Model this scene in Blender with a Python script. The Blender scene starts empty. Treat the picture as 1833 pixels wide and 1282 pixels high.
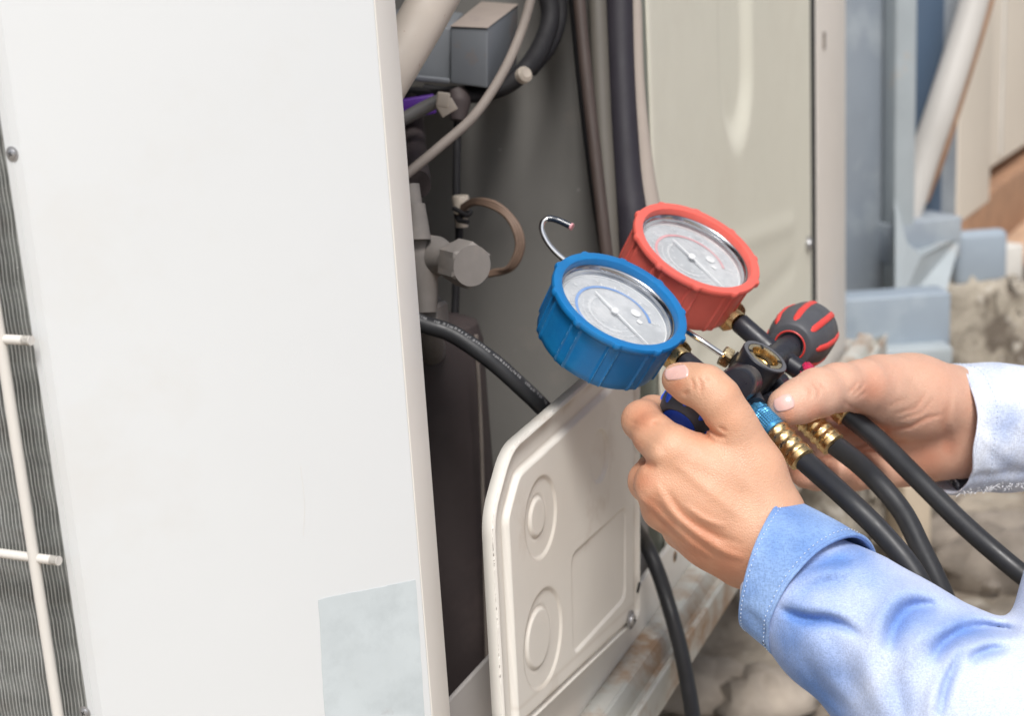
import bpy, math, random
import numpy as np
from mathutils import Vector, Matrix
random.seed(7); rng = np.random.default_rng(7)
S = bpy.context.scene
COL = S.collection
# ------------------------------------------------------------------ camera
W0, H0 = 1833.0, 1282.0
CAMH = 0.72
PITCH, ROLL = math.radians(14.5), math.radians(3.48)
FPX = W0*50/36.0
cf = np.array([0, math.cos(PITCH), -math.sin(PITCH)])
_r0 = np.array([1.0, 0, 0]); _u0 = np.array([0, math.sin(PITCH), math.cos(PITCH)])
cR = math.cos(ROLL)*_r0 - math.sin(ROLL)*_u0
cU = math.cos(ROLL)*_u0 + math.sin(ROLL)*_r0
cC = np.array([0, 0, CAMH])
cam_d = bpy.data.cameras.new('camera'); cam = bpy.data.objects.new('camera', cam_d); COL.objects.link(cam)
S.camera = cam
cam_d.lens = 50; cam_d.sensor_width = 36; cam_d.clip_start = 0.01; cam_d.clip_end = 400
m = Matrix(((cR[0], cU[0], -cf[0], cC[0]), (cR[1], cU[1], -cf[1], cC[1]), (cR[2], cU[2], -cf[2], cC[2]), (0, 0, 0, 1)))
cam.matrix_world = m
cam_d.dof.use_dof = True; cam_d.dof.focus_distance = 0.69; cam_d.dof.aperture_fstop = 10.0
# ------------------------------------------------------------------ world, sun, exposure
world = bpy.data.worlds.new('World'); S.world = world; world.use_nodes = True
wn = world.node_tree.nodes; wl = world.node_tree.links; wn.clear()
SUN_EL, SUN_AZ = math.radians(55), math.radians(176)     # azimuth measured from +Y clockwise
sky = wn.new('ShaderNodeTexSky'); sky.sky_type = 'NISHITA'; sky.sun_disc = False
sky.sun_elevation = SUN_EL; sky.sun_rotation = SUN_AZ; sky.dust_density = 3.0; sky.air_density = 1.0
hs = wn.new('ShaderNodeHueSaturation'); hs.inputs['Saturation'].default_value = 0.42
bg = wn.new('ShaderNodeBackground'); bg.inputs['Strength'].default_value = 0.12
wo = wn.new('ShaderNodeOutputWorld')
wl.new(sky.outputs[0], hs.inputs['Color']); wl.new(hs.outputs[0], bg.inputs[0]); wl.new(bg.outputs[0], wo.inputs[0])
sd = bpy.data.lights.new('sun', 'SUN'); so = bpy.data.objects.new('sun', sd); COL.objects.link(so)
sd.energy = 2.4; sd.angle = math.radians(18); sd.color = (1.0, 0.975, 0.945)
sdir = Vector((math.sin(SUN_AZ)*math.cos(SUN_EL), math.cos(SUN_AZ)*math.cos(SUN_EL), math.sin(SUN_EL)))
so.rotation_euler = sdir.to_track_quat('Z', 'Y').to_euler(); so.location = (0, -2, 5)
S.view_settings.view_transform = 'Standard'; S.view_settings.look = 'None'
S.view_settings.gamma = 1.0; S.view_settings.use_curve_mapping = False
S.view_settings.exposure = 0.27
# ------------------------------------------------------------------ geometry helpers
def nrm(v):
    v = np.asarray(v, float); return v/np.linalg.norm(v)
def rayd(x, y): return cf + (x-W0/2)/FPX*cR - (y-H0/2)/FPX*cU
def P(x, y, d): return cC + rayd(x, y)*d
def onplane(x, y, Q, n):
    d = rayd(x, y); t = np.dot(Q-cC, n)/np.dot(d, n); return cC + d*t
def yawdir(deg): a = math.radians(deg); return np.array([math.sin(a), math.cos(a), 0.0])
Z = np.array([0, 0, 1.0])
Ds = yawdir(23.9); Ns = np.array([Ds[1], -Ds[0], 0])
Dc = yawdir(68.9); Nc = np.array([Dc[1], -Dc[0], 0])
Dg = yawdir(114.5); Ng = np.array([Dg[1], -Dg[0], 0])
_a = rayd(722, 641); E0 = cC + _a*(.63/_a[1]); E0[2] = 0
K0 = E0 - Dc*0.1520
def side(x, y, off=0.0):
    q = onplane(x, y, E0+Ns*off, Ns); return float(np.dot(q-E0, Ds)), float(q[2])
def SP(t, z, off=0.0): return E0 + Ds*t + Ns*off + Z*z

def setp(o, label=None, cat=None, group=None, kind=None):
    for k, v in (('label', label), ('category', cat), ('group', group), ('kind', kind)):
        if v: o[k] = v
    return o
def thing(name, loc, label, cat, group=None):
    o = bpy.data.objects.new(name, None); COL.objects.link(o); o.location = tuple(float(c) for c in loc)
    o.empty_display_size = .02
    return setp(o, label, cat, group)
def base_of(o):
    b = np.zeros(3)
    while o is not None: b += np.array(o.location); o = o.parent
    return b
def mk(name, verts, faces, mat, parent=None, smooth=True, bevel=0.0, sub=0, solid=0.0, auto=None, **props):
    me = bpy.data.meshes.new(name)
    v = np.asarray(verts, float)
    b = base_of(parent) if parent is not None else (v.mean(0))
    o = bpy.data.objects.new(name, me)
    if parent is None: o.location = tuple(b)
    me.from_pydata((v-b).tolist(), [], [list(map(int, f)) for f in faces] if not isinstance(faces, np.ndarray) else faces.tolist())
    me.update()
    mats = mat if isinstance(mat, (list, tuple)) else [mat]
    for q in mats: me.materials.append(q)
    if smooth:
        me.polygons.foreach_set('use_smooth', [True]*len(me.polygons))
    COL.objects.link(o)
    if parent is not None: o.parent = parent
    if solid: md = o.modifiers.new('s', 'SOLIDIFY'); md.thickness = solid; md.offset = -1
    if bevel:
        md = o.modifiers.new('b', 'BEVEL'); md.width = bevel; md.segments = 3; md.limit_method = 'ANGLE'; md.angle_limit = math.radians(35)
        md.harden_normals = False
    if sub: md = o.modifiers.new('u', 'SUBSURF'); md.levels = sub; md.render_levels = sub
    if smooth and auto is not None:
        # split sharp edges by marking
        import bmesh
        bm = bmesh.new(); bm.from_mesh(me)
        for e in bm.edges:
            if len(e.link_faces) == 2 and e.calc_face_angle(0) > math.radians(auto): e.smooth = False
        bm.to_mesh(me); bm.free()
    return setp(o, **props)
def frame_box(c, ax, ay, az, sx, sy, sz):
    c = np.asarray(c); vs = []
    for k in (-1, 1):
        for j in (-1, 1):
            for i in (-1, 1): vs.append(c + ax*i*sx/2 + ay*j*sy/2 + az*k*sz/2)
    return vs, [(0, 2, 3, 1), (4, 5, 7, 6), (0, 1, 5, 4), (2, 6, 7, 3), (0, 4, 6, 2), (1, 3, 7, 5)]
def box(name, c, ax, ay, az, sx, sy, sz, mat, parent=None, bevel=0.001, **k):
    v, f = frame_box(c, ax, ay, az, sx, sy, sz)
    return mk(name, v, f, mat, parent, smooth=bevel > 0, bevel=bevel, **k) if bevel > 0 else mk(name, v, f, mat, parent, smooth=False, **k)
def catmull(pts, n):
    pts = [np.asarray(p, float) for p in pts]
    if len(pts) == 2: return [pts[0]+(pts[1]-pts[0])*t for t in np.linspace(0, 1, n)]
    out = []; L = len(pts)-1
    for s in np.linspace(0, L-1e-6, n):
        i = int(s); t = s-i
        p1, p2 = pts[i], pts[i+1]
        p0 = pts[i-1] if i > 0 else 2*p1-p2
        p3 = pts[i+2] if i+2 <= L else 2*p2-p1
        out.append(.5*((2*p1)+(-p0+p2)*t+(2*p0-5*p1+4*p2-p3)*t*t+(-p0+3*p1-3*p2+p3)*t**3))
    return out
def sweep(path, rads, seg=20, cap=True, disp=None, up=None):
    path = np.array(path); n = len(path)
    rads = np.full(n, rads) if np.isscalar(rads) else np.interp(np.linspace(0, 1, n), np.linspace(0, 1, len(rads)), rads)
    T = np.gradient(path, axis=0); T /= np.linalg.norm(T, axis=1)[:, None]
    up = nrm(up if up is not None else ([0, 0, 1] if abs(T[0][2]) < .9 else [1, 0, 0]))
    u = nrm(up - T[0]*np.dot(up, T[0])); V = []
    for i in range(n):
        u = nrm(u - T[i]*np.dot(u, T[i])); w = np.cross(T[i], u)
        for k in range(seg):
            a = 2*math.pi*k/seg; rr = rads[i]
            if disp: rr = rr*disp(i/(n-1), a)
            V.append(path[i] + (u*math.cos(a)+w*math.sin(a))*rr)
    Fc = [(i*seg+k, i*seg+(k+1) % seg, (i+1)*seg+(k+1) % seg, (i+1)*seg+k) for i in range(n-1) for k in range(seg)]
    if cap:
        Fc.append(tuple(range(seg-1, -1, -1))); Fc.append(tuple((n-1)*seg+k for k in range(seg)))
    return V, Fc
UP_RUN = ('black_hose', 'copper_pipe', 'dark_seam', 'liquid_pipe', 'insulated_pipe', 'pale_tape', 'cable')
def tube(name, pts, r, mat, parent=None, n=40, seg=18, **k):
    disp = k.pop('disp', None); cap = k.pop('cap', True)
    path = catmull(pts, n)
    if name in UP_RUN and (path[0]-cC)@cU > (rayd(W0/2, 0)@cU)*((path[0]-cC)@cf):
        # runs on upwards behind the top of the frame
        d_ = nrm(path[0]-path[3]); path = [path[0]+(d_*(1-j/12)*.5+Z*(j/12)*.5)*(.32*j/8) for j in range(8, 0, -1)]+path
        if not np.isscalar(r): r = [r[0]]*2+list(np.interp(np.linspace(0, 1, 8), np.linspace(0, 1, len(r)), r))
    v, f = sweep(path, r, seg, cap, disp)
    return mk(name, v, f, mat, parent, auto=50, **k)
def lathe(name, prof, o, ax, mat, parent=None, seg=48, rfun=None, ref=None, close=False, auto=35, cap=True, **k):
    """prof: list of (r, h) along axis ax from origin o"""
    ax = nrm(ax); ref = ref if ref is not None else (Z if abs(ax[2]) < .9 else np.array([1., 0, 0]))
    u = nrm(ref-ax*np.dot(ref, ax)); w = np.cross(ax, u); V = []; n = len(prof)
    for i, (r, h) in enumerate(prof):
        for q in range(seg):
            a = 2*math.pi*q/seg; rr = r*(rfun(a, i, h) if rfun else 1)
            V.append(np.asarray(o)+ax*h+(u*math.cos(a)+w*math.sin(a))*rr)
    Fc = [(i*seg+q, i*seg+(q+1) % seg, (i+1)*seg+(q+1) % seg, (i+1)*seg+q) for i in range(n-1) for q in range(seg)]
    if not cap: pass
    elif close: Fc += [((n-1)*seg+q, (n-1)*seg+(q+1) % seg, (q+1) % seg, q) for q in range(seg)]
    else:
        if prof[0][0] > 1e-6: Fc.append(tuple(range(seg-1, -1, -1)))
        if prof[-1][0] > 1e-6: Fc.append(tuple((n-1)*seg+q for q in range(seg)))
    return mk(name, V, Fc, mat, parent, auto=auto, **k)
def hexnut(name, o, ax, af, h, mat, parent, ref=None, hole=0, **k):
    """six sided nut, af = across corners radius"""
    ch = .12*af
    prof = [(af*.86, 0), (af, ch), (af, h-ch), (af*.86, h)]
    ax = nrm(ax); ref = ref if ref is not None else (Z if abs(ax[2]) < .9 else np.array([1., 0, 0]))
    u = nrm(ref-ax*np.dot(ref, ax)); w = np.cross(ax, u); V = []; seg = 36
    def rh(a):
        a = (a % (math.pi/3)) - math.pi/6; return math.cos(math.pi/6)/math.cos(a)
    for r, hh in prof:
        for q in range(seg):
            a = 2*math.pi*q/seg
            rr = min(r, af*rh(a)) if r < af else af*rh(a)
            V.append(np.asarray(o)+ax*hh+(u*math.cos(a)+w*math.sin(a))*rr)
    n = 4
    Fc = [(i*seg+q, i*seg+(q+1) % seg, (i+1)*seg+(q+1) % seg, (i+1)*seg+q) for i in range(n-1) for q in range(seg)]
    Fc.append(tuple(range(seg-1, -1, -1))); Fc.append(tuple((n-1)*seg+q for q in range(seg)))
    return mk(name, V, Fc, mat, parent, auto=18, bevel=0, **k)
# ------------------------------------------------------------------ materials
def lin(c):
    c = np.array(c, float)/255.0
    return tuple(np.where(c <= .04045, c/12.92, ((c+.055)/1.055)**2.4))
MATS = {}
def mat(name, col, rough=.5, metal=0.0, var=.08, vscale=8, col2=None, c2scale=12, c2lo=.55, c2hi=.7, bump=.0, bscale=200,
        bumpd=.0005, sss=0, coat=0, spec=.5, stretch=None, attr=None, col3=None, c3scale=60, c3lo=.66, c3hi=.72, rvar=.1, cells=0):
    if name in MATS: return MATS[name]
    M = bpy.data.materials.new(name); M.use_nodes = True; nt = M.node_tree; N = nt.nodes; L = nt.links
    b = N['Principled BSDF']; tc = N.new('ShaderNodeTexCoord'); vec = tc.outputs['Object']
    if stretch:
        mp = N.new('ShaderNodeMapping'); mp.inputs['Scale'].default_value = stretch; L.new(vec, mp.inputs[0]); vec = mp.outputs[0]
    def noise(sc, det=4, rough_=.6):
        t = N.new('ShaderNodeTexNoise'); t.inputs['Scale'].default_value = sc; t.inputs['Detail'].default_value = det
        t.inputs['Roughness'].default_value = rough_; L.new(vec, t.inputs['Vector']); return t
    def mix(a, bb, fac, mode='MIX'):
        x = N.new('ShaderNodeMix'); x.data_type = 'RGBA'; x.blend_type = mode
        for s, v in ((x.inputs[6], a), (x.inputs[7], bb)):
            if isinstance(v, tuple): s.default_value = (*v[:3], 1)
            else: L.new(v, s)
        if isinstance(fac, (int, float)): x.inputs[0].default_value = fac
        else: L.new(fac, x.inputs[0])
        return x.outputs[2]
    def ramp(src, lo, hi, a=0.0, bb=1.0):
        r = N.new('ShaderNodeMapRange'); r.inputs[1].default_value = lo; r.inputs[2].default_value = hi
        r.inputs[3].default_value = a; r.inputs[4].default_value = bb; L.new(src, r.inputs[0]); return r.outputs[0]
    cur = tuple(col)
    if var:
        n1 = noise(vscale); v = ramp(n1.outputs[0], .3, .7, 1-var, 1+var)
        vc = N.new('ShaderNodeCombineColor'); [L.new(v, vc.inputs[i]) for i in range(3)]
        cur = mix(cur, vc.outputs[0], 1.0, 'MULTIPLY')
    if col2 is not None:
        n2 = noise(c2scale, 6, .65); cur = mix(cur, tuple(col2), ramp(n2.outputs[0], c2lo, c2hi))
    if col3 is not None:
        n3 = noise(c3scale, 3, .6); cur = mix(cur, tuple(col3), ramp(n3.outputs[0], c3lo, c3hi))
    if attr is not None:
        an = N.new('ShaderNodeAttribute'); an.attribute_name = attr[0]
        cur = mix(cur, tuple(attr[1]), an.outputs['Fac'])
    if isinstance(cur, tuple): b.inputs['Base Color'].default_value = (*cur[:3], 1)
    else: L.new(cur, b.inputs['Base Color'])
    b.inputs['Metallic'].default_value = metal; b.inputs['Specular IOR Level'].default_value = spec
    if rvar:
        nr = noise(vscale*3); L.new(ramp(nr.outputs[0], .3, .7, max(rough-rvar, .02), min(rough+rvar, 1)), b.inputs['Roughness'])
    else: b.inputs['Roughness'].default_value = rough
    if coat: b.inputs['Coat Weight'].default_value = coat
    if sss:
        b.inputs['Subsurface Weight'].default_value = sss; b.inputs['Subsurface Radius'].default_value = (1, .35, .2)
        b.inputs['Subsurface Scale'].default_value = .006
    if bump:
        nb = noise(bscale, 4, .6); bp = N.new('ShaderNodeBump'); bp.inputs['Strength'].default_value = bump
        bp.inputs['Distance'].default_value = bumpd; hsrc = nb.outputs[0]
        if cells:
            vo = N.new('ShaderNodeTexVoronoi'); vo.feature = 'DISTANCE_TO_EDGE'; vo.inputs['Scale'].default_value = 780; L.new(vec, vo.inputs['Vector'])
            mm = N.new('ShaderNodeMapRange'); mm.inputs[1].default_value = 0; mm.inputs[2].default_value = .25; mm.inputs[4].default_value = .5; L.new(vo.outputs['Distance'], mm.inputs[0])
            ad = N.new('ShaderNodeMath'); ad.operation = 'ADD'; L.new(mm.outputs[0], ad.inputs[0]); L.new(hsrc, ad.inputs[1]); hsrc = ad.outputs[0]
        L.new(hsrc, bp.inputs['Height']); L.new(bp.outputs[0], b.inputs['Normal'])
    MATS[name] = M; return M
M_white = mat('white_paint', (.73, .75, .755), .45, var=.015, vscale=3, bump=.12, bscale=60, bumpd=.0006, col2=(.70, .70, .68), c2scale=5, c2lo=.56, c2hi=.75)
M_cream = mat('cream_paint', (.77, .74, .68), .5, var=.03, vscale=9, col2=(.63, .57, .50), c2scale=14, c2lo=.6, c2hi=.78, bump=.12, bscale=80, attr=('grime', (.42, .33, .24)))
M_strip = mat('edge_paint', (.80, .765, .71), .45, var=.03, vscale=12, col2=(.50, .42, .35), c2scale=30, c2lo=.66, c2hi=.75)
M_beige = mat('beige_paint', (.75, .73, .62), .5, var=.02, vscale=4, col2=(.70, .67, .565), c2scale=6, c2lo=.5, c2hi=.75)
M_post = mat('post_paint', (.80, .75, .69), .5, var=.04, vscale=6, col2=(.5, .40, .32), c2scale=16, c2lo=.66, c2hi=.8)
M_grey = mat('interior_grey', (.23, .222, .207), .6, var=.08, vscale=8, col2=(.30, .27, .24), c2scale=14, c2lo=.55, c2hi=.8, col3=(.42, .40, .37), c3scale=45, c3lo=.72, c3hi=.78)
M_box = mat('control_box_grey', (.20, .215, .235), .6, var=.06, vscale=9, col2=(.24, .19, .17), c2scale=22, c2lo=.6, c2hi=.72, bump=.1)
M_boxtop = mat('dusty_top', (.34, .285, .25), .8, var=.1, vscale=20, col2=(.24, .2, .19), c2scale=20)
M_valve = mat('dusty_brass', (.22, .20, .185), .7, var=.12, vscale=40, col2=(.27, .23, .20), c2scale=40, c2lo=.5, c2hi=.7, bump=.25, bscale=400)
M_dark = mat('dark_shroud', (.055, .042, .042), .65, var=.15, vscale=10, col2=(.10, .075, .07), c2scale=12, c2lo=.5, c2hi=.8)
M_black = mat('black_foam', (.012, .011, .013), .7, var=.1, vscale=20)
M_bluefoam = mat('pipe_insulation', (.022, .019, .027), .6, var=.2, vscale=12, col2=(.045, .04, .042), c2scale=14, bump=.15, bscale=120)
M_rubber = mat('hose_rubber', (.030, .031, .034), .42, var=.15, vscale=40, bump=.12, bscale=500, bumpd=.0004, col2=(.035, .036, .04), c2scale=30)
M_cable = mat('dirty_cable', (.24, .205, .18), .7, var=.12, vscale=30)
M_coil_cable = mat('brown_cable', (.16, .105, .075), .65, var=.2, vscale=30, col2=(.09, .06, .045), c2scale=50)
M_copper = mat('oxidised_copper', (.06, .042, .036), .6, var=.2, vscale=20, col2=(.03, .025, .025), c2scale=16)
M_ivory = mat('ivory_plastic', (.62, .54, .45), .5, var=.08, vscale=30)
M_purple = mat('purple_plastic', (.09, .02, .26), .5, var=.06)
M_galv = mat('galvanised_rusty', (.56, .56, .52), .5, metal=.1, var=.12, vscale=14, col2=(.36, .23, .14), c2scale=17, c2lo=.45, c2hi=.62, col3=(.58, .55, .50), c3scale=50, c3lo=.6, c3hi=.75, bump=.15, bscale=150)
M_pan = mat('base_pan', (.34, .32, .31), .6, var=.08)
M_sticker = mat('bare_label', (.53, .58, .595), .5, var=.06, vscale=18, col2=(.43, .475, .49), c2scale=22, c2lo=.5, c2hi=.72, col3=(.44, .46, .47), c3scale=70, c3lo=.7, c3hi=.78, bump=.2, bscale=120)
M_fin = mat('aluminium_fin', (.36, .37, .355), .45, metal=.2, var=.2, vscale=60, col2=(.24, .235, .22), c2scale=30, c2lo=.5, c2hi=.7, stretch=(1, 1, 2.2), col3=(.6, .6, .58), c3scale=420, c3lo=.68, c3hi=.72)
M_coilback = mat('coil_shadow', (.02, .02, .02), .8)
M_wire = mat('wire_coating', (.70, .67, .62), .4, var=.03)
M_screw = mat('zinc_screw', (.45, .45, .46), .35, metal=.8, var=.15, vscale=200)
M_rust = mat('rust_stain', (.33, .17, .06), .8, var=.3, vscale=200)
M_chrome = mat('chrome', (.78, .78, .78), .12, metal=1.0, var=.03, rvar=.05)
M_chrome_dark = mat('bezel_chrome', (.50, .51, .53), .14, metal=1.0, var=.03, rvar=.05)
M_brass = mat('brass', (.74, .54, .27), .30, metal=1.0, var=.08, vscale=120, col2=(.50, .34, .15), c2scale=160, c2lo=.55, c2hi=.7, rvar=.12, bump=.1, bscale=600)
M_brass_hi = mat('pale_brass', (.80, .62, .36), .25, metal=1.0, var=.06, vscale=150)
M_blackmetal = mat('black_anodised', (.018, .019, .026), .36, var=.1, vscale=60, bump=.05, bscale=600, bumpd=.0003)
M_ringgrey = mat('ring_face_grey', (.11, .11, .12), .5, var=.08, vscale=60)
M_blue = mat('blue_rubber', (.008, .16, .42), .38, var=.10, vscale=30, col2=(.012, .21, .48), c2scale=26, c2lo=.55, c2hi=.75, bump=.08, bscale=400, bumpd=.0003)
M_bluerim = mat('blue_rubber_rim', (.010, .165, .47), .45, var=.05, vscale=30, bump=.05, bscale=300, bumpd=.0003)
M_bluewear = mat('blue_scuffed', (.30, .62, .85), .5, var=.3, vscale=260, col2=(.06, .30, .60), c2scale=300, c2lo=.45, c2hi=.6)
M_red = mat('red_rubber', (.74, .13, .10), .38, var=.07, vscale=30, bump=.08, bscale=400, bumpd=.0003)
M_knobgrey = mat('knob_grip_grey', (.075, .078, .088), .55, var=.1, vscale=60, bump=.2, bscale=700, bumpd=.0003)
M_knobred = mat('knob_grip_red', (.72, .06, .05), .45, var=.05, vscale=60)
M_knobblue = mat('knob_grip_blue', (.025, .11, .75), .4, var=.05, vscale=60)
M_nutred = mat('red_anodised', (.75, .03, .12), .28, metal=.55, var=.08, vscale=120)
M_nutblue = mat('blue_anodised', (.10, .36, .62), .28, metal=.65, var=.08, vscale=120)
M_nutyellow = mat('yellow_anodised', (.72, .42, .04), .3, metal=.6, var=.08, vscale=120)
M_dial = mat('dial_face', (.46, .48, .50), .45, var=.08, vscale=60, col2=(.66, .67, .68), c2scale=55, c2lo=.45, c2hi=.7)
M_print = mat('dial_print_white', (.80, .81, .82), .5, var=0, rvar=0)
M_printblue = mat('dial_print_blue', (.16, .32, .66), .5, var=0, rvar=0)
M_printred = mat('dial_print_red', (.72, .36, .38), .5, var=0, rvar=0)
M_printdark = mat('dial_print_dark', (.16, .18, .2), .5, var=0, rvar=0)
M_hoseprint = mat('hose_print', (.20, .20, .205), .6, var=.2, vscale=800)
M_pink = mat('pink_tip', (.72, .35, .38), .6, var=.05)
M_skin = mat('skin', (.635, .36, .232), .45, var=.07, vscale=60, col2=(.64, .33, .20), c2scale=40, c2lo=.45, c2hi=.75, col3=(.50, .24, .14), c3scale=900, c3lo=.62, c3hi=.8, bump=.36, bscale=480, bumpd=.0006, sss=.08, cells=1, attr=('redness_shade', (.54, .21, .115)), rvar=.08)
M_skin2 = mat('skin_palm', (.68, .41, .295), .45, var=.07, vscale=60, col2=(.68, .37, .26), c2scale=40, c2lo=.45, c2hi=.75, col3=(.58, .28, .19), c3scale=900, c3lo=.62, c3hi=.8, bump=.36, bscale=480, bumpd=.0006, sss=.08, cells=1, attr=('redness_shade', (.60, .25, .155)), rvar=.08)
M_nail = mat('nail', (.74, .47, .42), .24, var=.04, vscale=60, sss=.2, coat=.3)
M_steelblue = mat('bluegrey_steel', (.26, .297, .34), .55, var=.08, vscale=6, col2=(.38, .42, .45), c2scale=9, c2lo=.5, c2hi=.72, bump=.1, bscale=60)
M_steelblue2 = mat('blue_steel_plate', (.30, .355, .415), .55, var=.06, vscale=6, col2=(.42, .48, .52), c2scale=7, c2lo=.55, c2hi=.75)
M_steelshade = mat('shaded_blue_steel', (.07, .11, .17), .6, var=.06, vscale=6)  # same steel darkened in colour for the shade on the web
M_pipegrey = mat('grey_pvc_pipe', (.52, .50, .47), .4, var=.05, vscale=6, col2=(.40, .35, .30), c2scale=10, c2lo=.6, c2hi=.75)
M_conc = mat('rough_concrete', (.36, .32, .26), .9, var=.25, vscale=12, col2=(.14, .115, .09), c2scale=16, c2lo=.5, c2hi=.62, col3=(.52, .48, .42), c3scale=30, c3lo=.58, c3hi=.7, bump=.8, bscale=30, bumpd=.01)
M_brown = mat('rusty_brown_beam', (.34, .19, .11), .8, var=.2, vscale=12, col2=(.20, .12, .08), c2scale=14)
M_farcream = mat('far_cream_casing', (.72, .66, .57), .5, var=.03, vscale=3)
M_ground = mat('dusty_ground', (.37, .315, .25), .95, var=.25, vscale=4, col2=(.19, .15, .115), c2scale=5, c2lo=.46, c2hi=.62, col3=(.55, .50, .42), c3scale=14, c3lo=.58, c3hi=.68, bump=1, bscale=24, bumpd=.02)
M_stone = mat('stone', (.34, .29, .24), .9, var=.3, vscale=20, bump=.6, bscale=60, bumpd=.004)
M_lining = mat('dark_patterned_lining', (.03, .035, .05), .8, var=.2, vscale=100, col2=(.6, .6, .62), c2scale=260, c2lo=.56, c2hi=.6)
M_thread = mat('dark_thread', (.02, .02, .03), .9)

def denim(name, base, light, thread=2600, fade_lo=.35, fade_hi=.7, fade_sc=9):
    M = bpy.data.materials.new(name); M.use_nodes = True; nt = M.node_tree; N = nt.nodes; L = nt.links
    b = N['Principled BSDF']; tc = N.new('ShaderNodeTexCoord')
    uv = tc.outputs['Object']
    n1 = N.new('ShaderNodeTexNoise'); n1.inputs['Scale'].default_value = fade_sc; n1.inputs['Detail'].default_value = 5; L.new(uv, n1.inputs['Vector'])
    at = N.new('ShaderNodeAttribute'); at.attribute_name = 'crease_shade_wear'  # darker blue in the folds paints their shade into the cloth colour
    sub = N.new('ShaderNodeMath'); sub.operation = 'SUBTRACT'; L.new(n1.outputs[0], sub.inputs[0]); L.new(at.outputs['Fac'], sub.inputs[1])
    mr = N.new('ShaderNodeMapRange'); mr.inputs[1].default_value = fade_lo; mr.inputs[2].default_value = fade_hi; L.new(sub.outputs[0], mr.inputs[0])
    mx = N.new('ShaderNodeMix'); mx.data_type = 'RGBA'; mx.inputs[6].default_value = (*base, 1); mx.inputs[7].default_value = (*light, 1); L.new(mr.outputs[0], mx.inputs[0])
    # woven flecks
    mp = N.new('ShaderNodeMapping'); mp.inputs['Rotation'].default_value = (0.4, 0.5, .6); mp.inputs['Scale'].default_value = (1, 1, .28); L.new(uv, mp.inputs[0])
    n2 = N.new('ShaderNodeTexNoise'); n2.inputs['Scale'].default_value = thread; n2.inputs['Detail'].default_value = 2; L.new(mp.outputs[0], n2.inputs['Vector'])
    mp2 = N.new('ShaderNodeMapping'); mp2.inputs['Rotation'].default_value = (0.4, 0.5, .6); mp2.inputs['Scale'].default_value = (.28, 1, 1); L.new(uv, mp2.inputs[0])
    n3 = N.new('ShaderNodeTexNoise'); n3.inputs['Scale'].default_value = thread; n3.inputs['Detail'].default_value = 2; L.new(mp2.outputs[0], n3.inputs['Vector'])
    av = N.new('ShaderNodeMath'); av.operation = 'ADD'; L.new(n2.outputs[0], av.inputs[0]); L.new(n3.outputs[0], av.inputs[1])
    mr2 = N.new('ShaderNodeMapRange'); mr2.inputs[1].default_value = .8; mr2.inputs[2].default_value = 1.2; mr2.inputs[3].default_value = .84; mr2.inputs[4].default_value = 1.12; L.new(av.outputs[0], mr2.inputs[0])
    cc = N.new('ShaderNodeCombineColor'); [L.new(mr2.outputs[0], cc.inputs[i]) for i in range(3)]
    m2 = N.new('ShaderNodeMix'); m2.data_type = 'RGBA'; m2.blend_type = 'MULTIPLY'; m2.inputs[0].default_value = 1; L.new(mx.outputs[2], m2.inputs[6]); L.new(cc.outputs[0], m2.inputs[7])
    L.new(m2.outputs[2], b.inputs['Base Color']); b.inputs['Roughness'].default_value = .85; b.inputs['Specular IOR Level'].default_value = .2
    b.inputs['Sheen Weight'].default_value = .15
    bp = N.new('ShaderNodeBump'); bp.inputs['Strength'].default_value = .5; bp.inputs['Distance'].default_value = .0004
    L.new(av.outputs[0], bp.inputs['Height']); L.new(bp.outputs[0], b.inputs['Normal'])
    return M
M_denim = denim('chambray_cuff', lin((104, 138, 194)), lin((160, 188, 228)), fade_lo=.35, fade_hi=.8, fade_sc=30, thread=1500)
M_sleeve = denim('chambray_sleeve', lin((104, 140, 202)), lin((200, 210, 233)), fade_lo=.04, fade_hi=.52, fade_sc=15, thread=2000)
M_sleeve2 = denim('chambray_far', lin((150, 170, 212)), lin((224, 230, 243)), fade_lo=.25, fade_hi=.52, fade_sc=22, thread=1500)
M_stitch = mat('pale_stitch', (.62, .72, .85), .8, var=.1, vscale=500)
def glass(name):
    M = bpy.data.materials.new(name); M.use_nodes = True; nt = M.node_tree; N = nt.nodes; L = nt.links; N.clear()
    o = N.new('ShaderNodeOutputMaterial'); tr = N.new('ShaderNodeBsdfTransparent'); gl = N.new('ShaderNodeBsdfGlossy')
    gl.inputs['Roughness'].default_value = .05; df = N.new('ShaderNodeBsdfDiffuse'); df.inputs[0].default_value = (.8, .82, .84, 1)
    fr = N.new('ShaderNodeFresnel'); fr.inputs['IOR'].default_value = 1.5
    tc = N.new('ShaderNodeTexCoord'); nz = N.new('ShaderNodeTexNoise'); nz.inputs['Scale'].default_value = 55; nz.inputs['Detail'].default_value = 5
    L.new(tc.outputs['Object'], nz.inputs['Vector'])
    mr = N.new('ShaderNodeMapRange'); mr.inputs[1].default_value = .4; mr.inputs[2].default_value = .75; mr.inputs[3].default_value = .02; mr.inputs[4].default_value = .24  # pale noise patches paint cloud reflections and haze onto the glass
    L.new(nz.outputs[0], mr.inputs[0])
    m1 = N.new('ShaderNodeMixShader'); L.new(mr.outputs[0], m1.inputs[0]); L.new(tr.outputs[0], m1.inputs[1]); L.new(df.outputs[0], m1.inputs[2])
    m2 = N.new('ShaderNodeMixShader'); L.new(fr.outputs[0], m2.inputs[0]); L.new(m1.outputs[0], m2.inputs[1]); L.new(gl.outputs[0], m2.inputs[2])
    L.new(m2.outputs[0], o.inputs[0]); return M
M_glass = glass('reflection_haze')

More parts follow.
